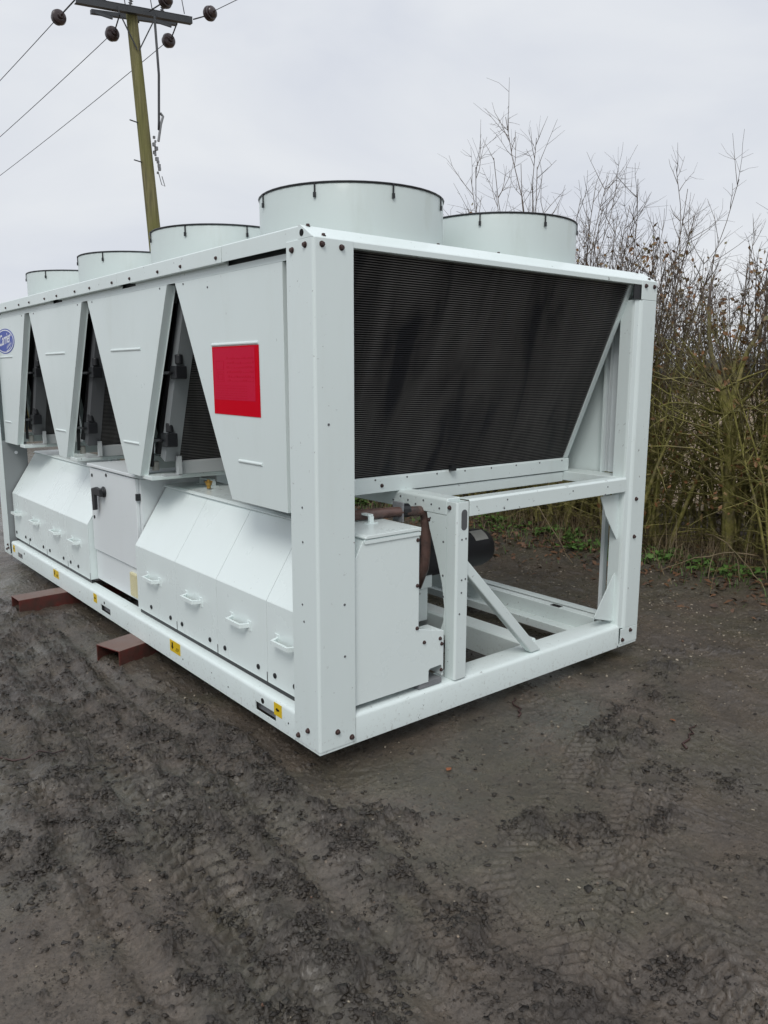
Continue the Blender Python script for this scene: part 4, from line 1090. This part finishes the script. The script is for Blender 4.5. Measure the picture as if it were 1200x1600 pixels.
while y < 15:
    for row, xr in ((0, 4.92), (1, 5.4), (2, 5.9)):
        if row and rng.random() < (.28, .85)[row-1]: continue
        yy = y+rng.uniform(-.14, .14)+row*.17
        sc = rng.uniform(.86, 1.08)*(1.0 if yy > 2 else .93)
        place_shrub(protos[rng.randrange(6)], xr+rng.uniform(-.15, .15), yy, rng.uniform(0, 6.28), sc, *zone(yy))
    y += .50
y = 15.4
while y < 48:
    place_shrub(protos[rng.randrange(6)], 5.2+rng.uniform(-.4, .4), y, rng.uniform(0, 6.28), rng.uniform(.85, 1.15), 'bare hedge shrub far along the hedge line, beyond the leaning power pole', 'distant hedge shrubs beyond the pole')
    y += rng.uniform(.8, 1.3)
for k, (y, sc, lab) in enumerate(((3.95, .80, None), (3.6, .90, None), (3.3, .92, None), (3.05, .82, None), (2.6, .80, None), (2.2, .78, None), (1.75, .73, None), (1.3, .67, None), (.8, .62, None), (2.85, .84, None))):
    place_shrub(saplings[k % 3], 5.35+rng.uniform(-.2, .2), y, rng.uniform(0, 6.28), sc,
                'tall bare sapling whose long whippy twigs rise above the hedge beside the right fan shroud', 'tall bare saplings rising out of the hedge', 'bare_sapling')
place_shrub(saplings[1], 5.3, 24.2, 1.0, .95, 'distant bare sapling showing over the rail at the far left end of the chiller', None, 'bare_sapling')
place_shrub(saplings[0], 5.6, 22.6, 2.0, .85, 'farther bare sapling just right of the distant one over the left end of the chiller', None, 'bare_sapling')
# one thick moss-covered trunk beside the right post
TR = thing('mossy_tree', (4.95, .86, gh(4.95, .86)-.05), 'moss covered forked trunk, thickest in the hedge right of the white corner post', 'tree')
r2 = random.Random(5); b = MB(); p = grow(r2, b, (0, 0, 0), (.05, .04, 1), 1.5, .058, .042, 7, 10, .07, .04)
for dd in ((.25, -.2, 1), (-.2, .25, 1)): grow(r2, b, p[-2], dd, 1.2, .032, .008, 9, 8, .09, .05)
b.build('trunk', M['bark'], TR, smooth='all')
b = MB()
for k in range(70):
    q = p[r2.randrange(3, 8)]; e = grow(r2, b, q, (r2.gauss(0, 1), r2.gauss(0, 1), r2.uniform(.1, 1.2)), r2.uniform(.4, 1.2), .010, .003, 5, 4, .18, .03)
    for j in range(3): grow(r2, b, e[r2.randrange(1, 5)], (r2.gauss(0, 1), r2.gauss(0, 1), r2.gauss(.3, 1)), r2.uniform(.1, .4), .004, .0015, 3, 3, .2)
c = b.build('branches', M['bark'], TR, smooth='all'); c['kind'] = 'stuff'

# undergrowth along the hedge foot
rg = np.random.default_rng(3)
def blades(n, xm, xs_, y0, y1, h0, h1, w, lean, name, matn):
    b = MB(); X_ = rg.normal(xm, xs_, n); Y_ = rg.uniform(y0, y1, n); Z_ = ground_h(X_, Y_)[0]
    vs, fs = [], []
    for i in range(n):
        a = rg.uniform(0, 2*np.pi); h = rg.uniform(h0, h1); l = h*rg.uniform(.2, lean); ww = w*rg.uniform(.6, 1.4)
        ca, sa = math.cos(a), math.sin(a); px, py = -sa*ww, ca*ww; o = len(vs)
        for f in (0, .4, .75, 1.0):
            cx = X_[i]+ca*l*f*f; cy_ = Y_[i]+sa*l*f*f; cz = Z_[i]-.01+h*(f-.35*f*f*(l/h)); k = 1-f*.92
            vs += [(cx-px*k, cy_-py*k, cz), (cx+px*k, cy_+py*k, cz)]
        fs += [(o, o+1, o+3, o+2), (o+2, o+3, o+5, o+4), (o+4, o+5, o+7, o+6)]
    me = bpy.data.meshes.new(name); np_mesh(me, np.array(vs), np.array(fs), 4); me.materials.append(M[matn])
    return tag(link(name, me), kind='stuff')
tag(blades(16000, 5.0, .40, -6, 12, .10, .50, .0028, 1.9, 'dry_grass', 'drygrass'), 'tangled dry grass and dead stems along the foot of the hedge', 'grass')
tag(blades(3200, 4.45, .28, -5, 9, .03, .14, .004, 1.0, 'green_grass', 'weed'), 'short green grass tufts at the muddy edge below the hedge', 'grass')
def leafquads(n, xm, xs_, y0, y1, s0, s1, name, matn, up_=.02, cl=None, cond=None):
    vs, fs = [], []
    if cl:
        cx = rg.normal(xm, xs_, cl); cy_ = rg.uniform(y0, y1, cl); pick = rg.integers(0, cl, n); X_ = cx[pick]+rg.normal(0, .07, n); Y_ = cy_[pick]+rg.normal(0, .07, n)
    else: X_ = rg.normal(xm, xs_, n); Y_ = rg.uniform(y0, y1, n)
    Z_ = ground_h(X_, Y_)[0]
    for i in range(n):
        a = rg.uniform(0, 2*np.pi); s = rg.uniform(s0, s1); ti = rg.normal(0, .35, 2); z = Z_[i]+rg.uniform(.004, up_); o = len(vs)
        for u, v, dz in ((-1, 0, 0), (0, .55, .12), (1.1, 0, -.15), (0, -.55, .12)):
            xx = (u*math.cos(a)-v*math.sin(a))*s; yy = (u*math.sin(a)+v*math.cos(a))*s
            vs.append((X_[i]+xx, Y_[i]+yy, z+s*dz+xx*ti[0]+yy*ti[1]))
        fs += [(o, o+1, o+2, o+3)]
    me = bpy.data.meshes.new(name); np_mesh(me, np.array(vs), np.array(fs), 4); me.materials.append(M[matn])
    return tag(link(name, me), kind='stuff')
tag(leafquads(6200, 4.5, .45, -5.5, 11, .012, .035, 'leaf_litter', 'litter'), 'brown dead leaves scattered below the hedge', 'leaf litter')
tag(leafquads(3300, 4.5, .20, -4.5, 8, .015, .040, 'weeds', 'weed', .07, 115), 'low green weeds growing at the foot of the hedge', 'weeds')
# arching bramble canes
for (x, y, dx, dy, l, lab) in ((4.6, 3.1, -.5, -.9, 1.7, 'long tan bramble cane arching out over the mud behind the open frame'),
                             (4.5, .35, -.2, .3, .8, 'dry cane leaning on the ground right of the white post'), (4.7, .95, -.35, -.5, 1.0, 'pale dead cane sloping from the hedge foot beside the white post')):
    r2 = random.Random(int(x*100+y*10)); n = 12; d = Vector((dx, dy, 0)).normalized(); pts = []
    for i in range(n+1):
        f = i/n; pts.append((d.x*l*f+r2.gauss(0, .012), d.y*l*f+r2.gauss(0, .012), .55*l*(1-f)**1.3*(.35+f)+.03*(1-f)+.02))
    o = MB().tube(pts, [.007-.004*i/n for i in range(n+1)], 6).build('bramble_cane', M['drygrass'], None, smooth='all'); o.location = (x, y, gh(x+d.x*l, y+d.y*l))
    tag(o, lab, 'bramble')

# far wood on the horizon
b = MB(); rng = random.Random(31)
vs, fs = [], []
for i in range(2600):
    x = rng.uniform(120, 150); y = rng.uniform(-160, 260); h = 3.2+2.6*(math.sin(y*.05)+math.sin(y*.13+1)*.6)*.5+rng.uniform(-1, 1); z = rng.uniform(0, 1)**.7*max(h, 1.5)
    s = rng.uniform(.5, 1.4); o = len(vs); a = rng.uniform(0, 6.28)
    u = Vector((math.cos(a)*s, math.sin(a)*s, rng.uniform(-.3, .3)*s)); w = Vector((rng.uniform(-.3, .3)*s, rng.uniform(-.3, .3)*s, s))
    c = Vector((x, y, z)); vs += [tuple(c-u), tuple(c-w), tuple(c+u), tuple(c+w)]; fs.append((o, o+1, o+2, o+3))
me = bpy.data.meshes.new('far_wood'); np_mesh(me, np.array(vs), np.array(fs), 4); me.materials.append(M['farwood'])
tag(link('far_wood', me), 'distant dark line of woodland beyond the field', 'woodland', kind='stuff')

# ------------------------------------------------------------------ loose stuff on the mud
def icos(sub):
    bm = bmesh.new(); bmesh.ops.create_icosphere(bm, subdivisions=sub, radius=1)
    v = np.array([x.co[:] for x in bm.verts]); f = np.array([[q.index for q in p.verts] for p in bm.faces]); bm.free(); return v, f
def lumps(n, pick, s0, s1, name, matn, flat=.7, sink=.35, jit=.33, sub=1, pw=1.8):
    IV, IF = icos(sub)
    X_, Y_ = pick(n); n = len(X_); Z_ = ground_h(X_, Y_)[0]
    s = s0*np.power(s1/s0, rg.random(n)**pw)
    V_ = IV[None]*(1+rg.normal(0, jit, (n, len(IV), 1)))
    V_ = V_*s[:, None, None]*np.stack([rg.uniform(.6, 1.6, n), rg.uniform(.6, 1.3, n), rg.uniform(.4, 1.0, n)*flat], -1)[:, None, :]
    a = rg.uniform(0, 6.28, n); ca, sa = np.cos(a)[:, None], np.sin(a)[:, None]
    V2 = np.stack([V_[..., 0]*ca-V_[..., 1]*sa+X_[:, None], V_[..., 0]*sa+V_[..., 1]*ca+Y_[:, None], V_[..., 2]+(Z_+s*flat*.6*(1-sink*2))[:, None]], -1).reshape(-1, 3)
    F_ = (IF[None]+(np.arange(n)*len(IV))[:, None, None]).reshape(-1, 3)
    me = bpy.data.meshes.new(name); np_mesh(me, V2, F_, 3); me.materials.append(M[matn])
    if 'clod' in name:
        at = me.attributes.new('clod', 'FLOAT', 'POINT'); at.data.foreach_set('value', np.repeat(rg.uniform(.6, 1, n), len(IV)).astype(np.float32))
    return tag(link(name, me), kind='stuff')
def pick_clod(n):
    X_ = rg.uniform(-1.9, 3.0, n*14); Y_ = rg.uniform(-2.2, 3.2, n*14); m_ = ground_fields(X_, Y_)[0]
    cl = sst(-.25, .45, pnoise(X_*8, Y_*8, 91)+.6*pnoise(X_*19, Y_*19, 92)); far = np.exp(-np.maximum(np.hypot(X_+1.7, Y_+2.5)-2.6, 0)/1.6)
    k = rg.random(len(X_)) < (m_**1.2*cl+.02)*far*1.1; return X_[k][:n], Y_[k][:n]
def pick_any(n): return rg.uniform(-2.2, 4.4, n), rg.uniform(-2.3, 4.5, n)
tag(lumps(40000, pick_clod, .0018, .0115, 'mud_clods', 'mud', .55, .30, .46, 1, 2.2), 'dark crumbled mud clods along the wheel tracks', 'mud')
tag(lumps(2200, pick_any, .0015, .0068, 'pebbles', 'stone', .7, .35), 'small pale pebbles pressed into the mud', 'pebbles')
def pick_r(n): return rg.normal(3.1, .7, n), rg.normal(.8, 1.3, n)
tag(lumps(1200, pick_r, .003, .012, 'gravel', 'stone', .7, .35), 'pale gravel bits in the mud between chiller and hedge', 'gravel')
for (x, y, a, s, lab) in ((.46, -.28, .4, .020, 'small orange dead leaf on the mud in front of the end rail'), (1.62, -.62, 1.2, .018, 'small orange dead leaf on the mud at the right'), (3.4, -.3, 2.0, .03, 'orange scrap of leaf on the verge at the right edge')):
    b = MB(); b.add([(-s, 0, 0), (-.2*s, .6*s, .2*s), (.5*s, .4*s, .1*s), (1.2*s, 0, .15*s), (.4*s, -.5*s, .2*s), (-.3*s, -.5*s, .1*s)], [(0, 1, 2, 3, 4, 5)])
    o = b.build('fallen_leaf', M['orangeleaf']); o.location = (x, y, gh(x, y)+.006); o.rotation_euler = (.1, .2, a); tag(o, lab, 'leaf')
for (x, y, a, l, lab) in ((-.93, .98, -.35, .42, 'thin dark twig lying on the mud at the left'), (1.15, -.05, .9, .2, 'short dark twig on the mud before the end rail'), (1.55, -.75, .3, .25, 'dark twig lying on the mud at the right')):
    r2 = random.Random(int(l*100)); n = 8; pts = []
    for i in range(n+1):
        f = i/n-.5; px, py = l*f, r2.gauss(0, .008); X1, Y1 = x+px*math.cos(a)-py*math.sin(a), y+px*math.sin(a)+py*math.cos(a); pts.append((X1-x, Y1-y, gh(X1, Y1)-gh(x, y)+.006))
    o = MB().tube(pts, [.0055-.003*i/n for i in range(n+1)], 6).build('twig', M['bolt'], None, smooth='all'); o.location = (x, y, gh(x, y)); tag(o, lab, 'twig')
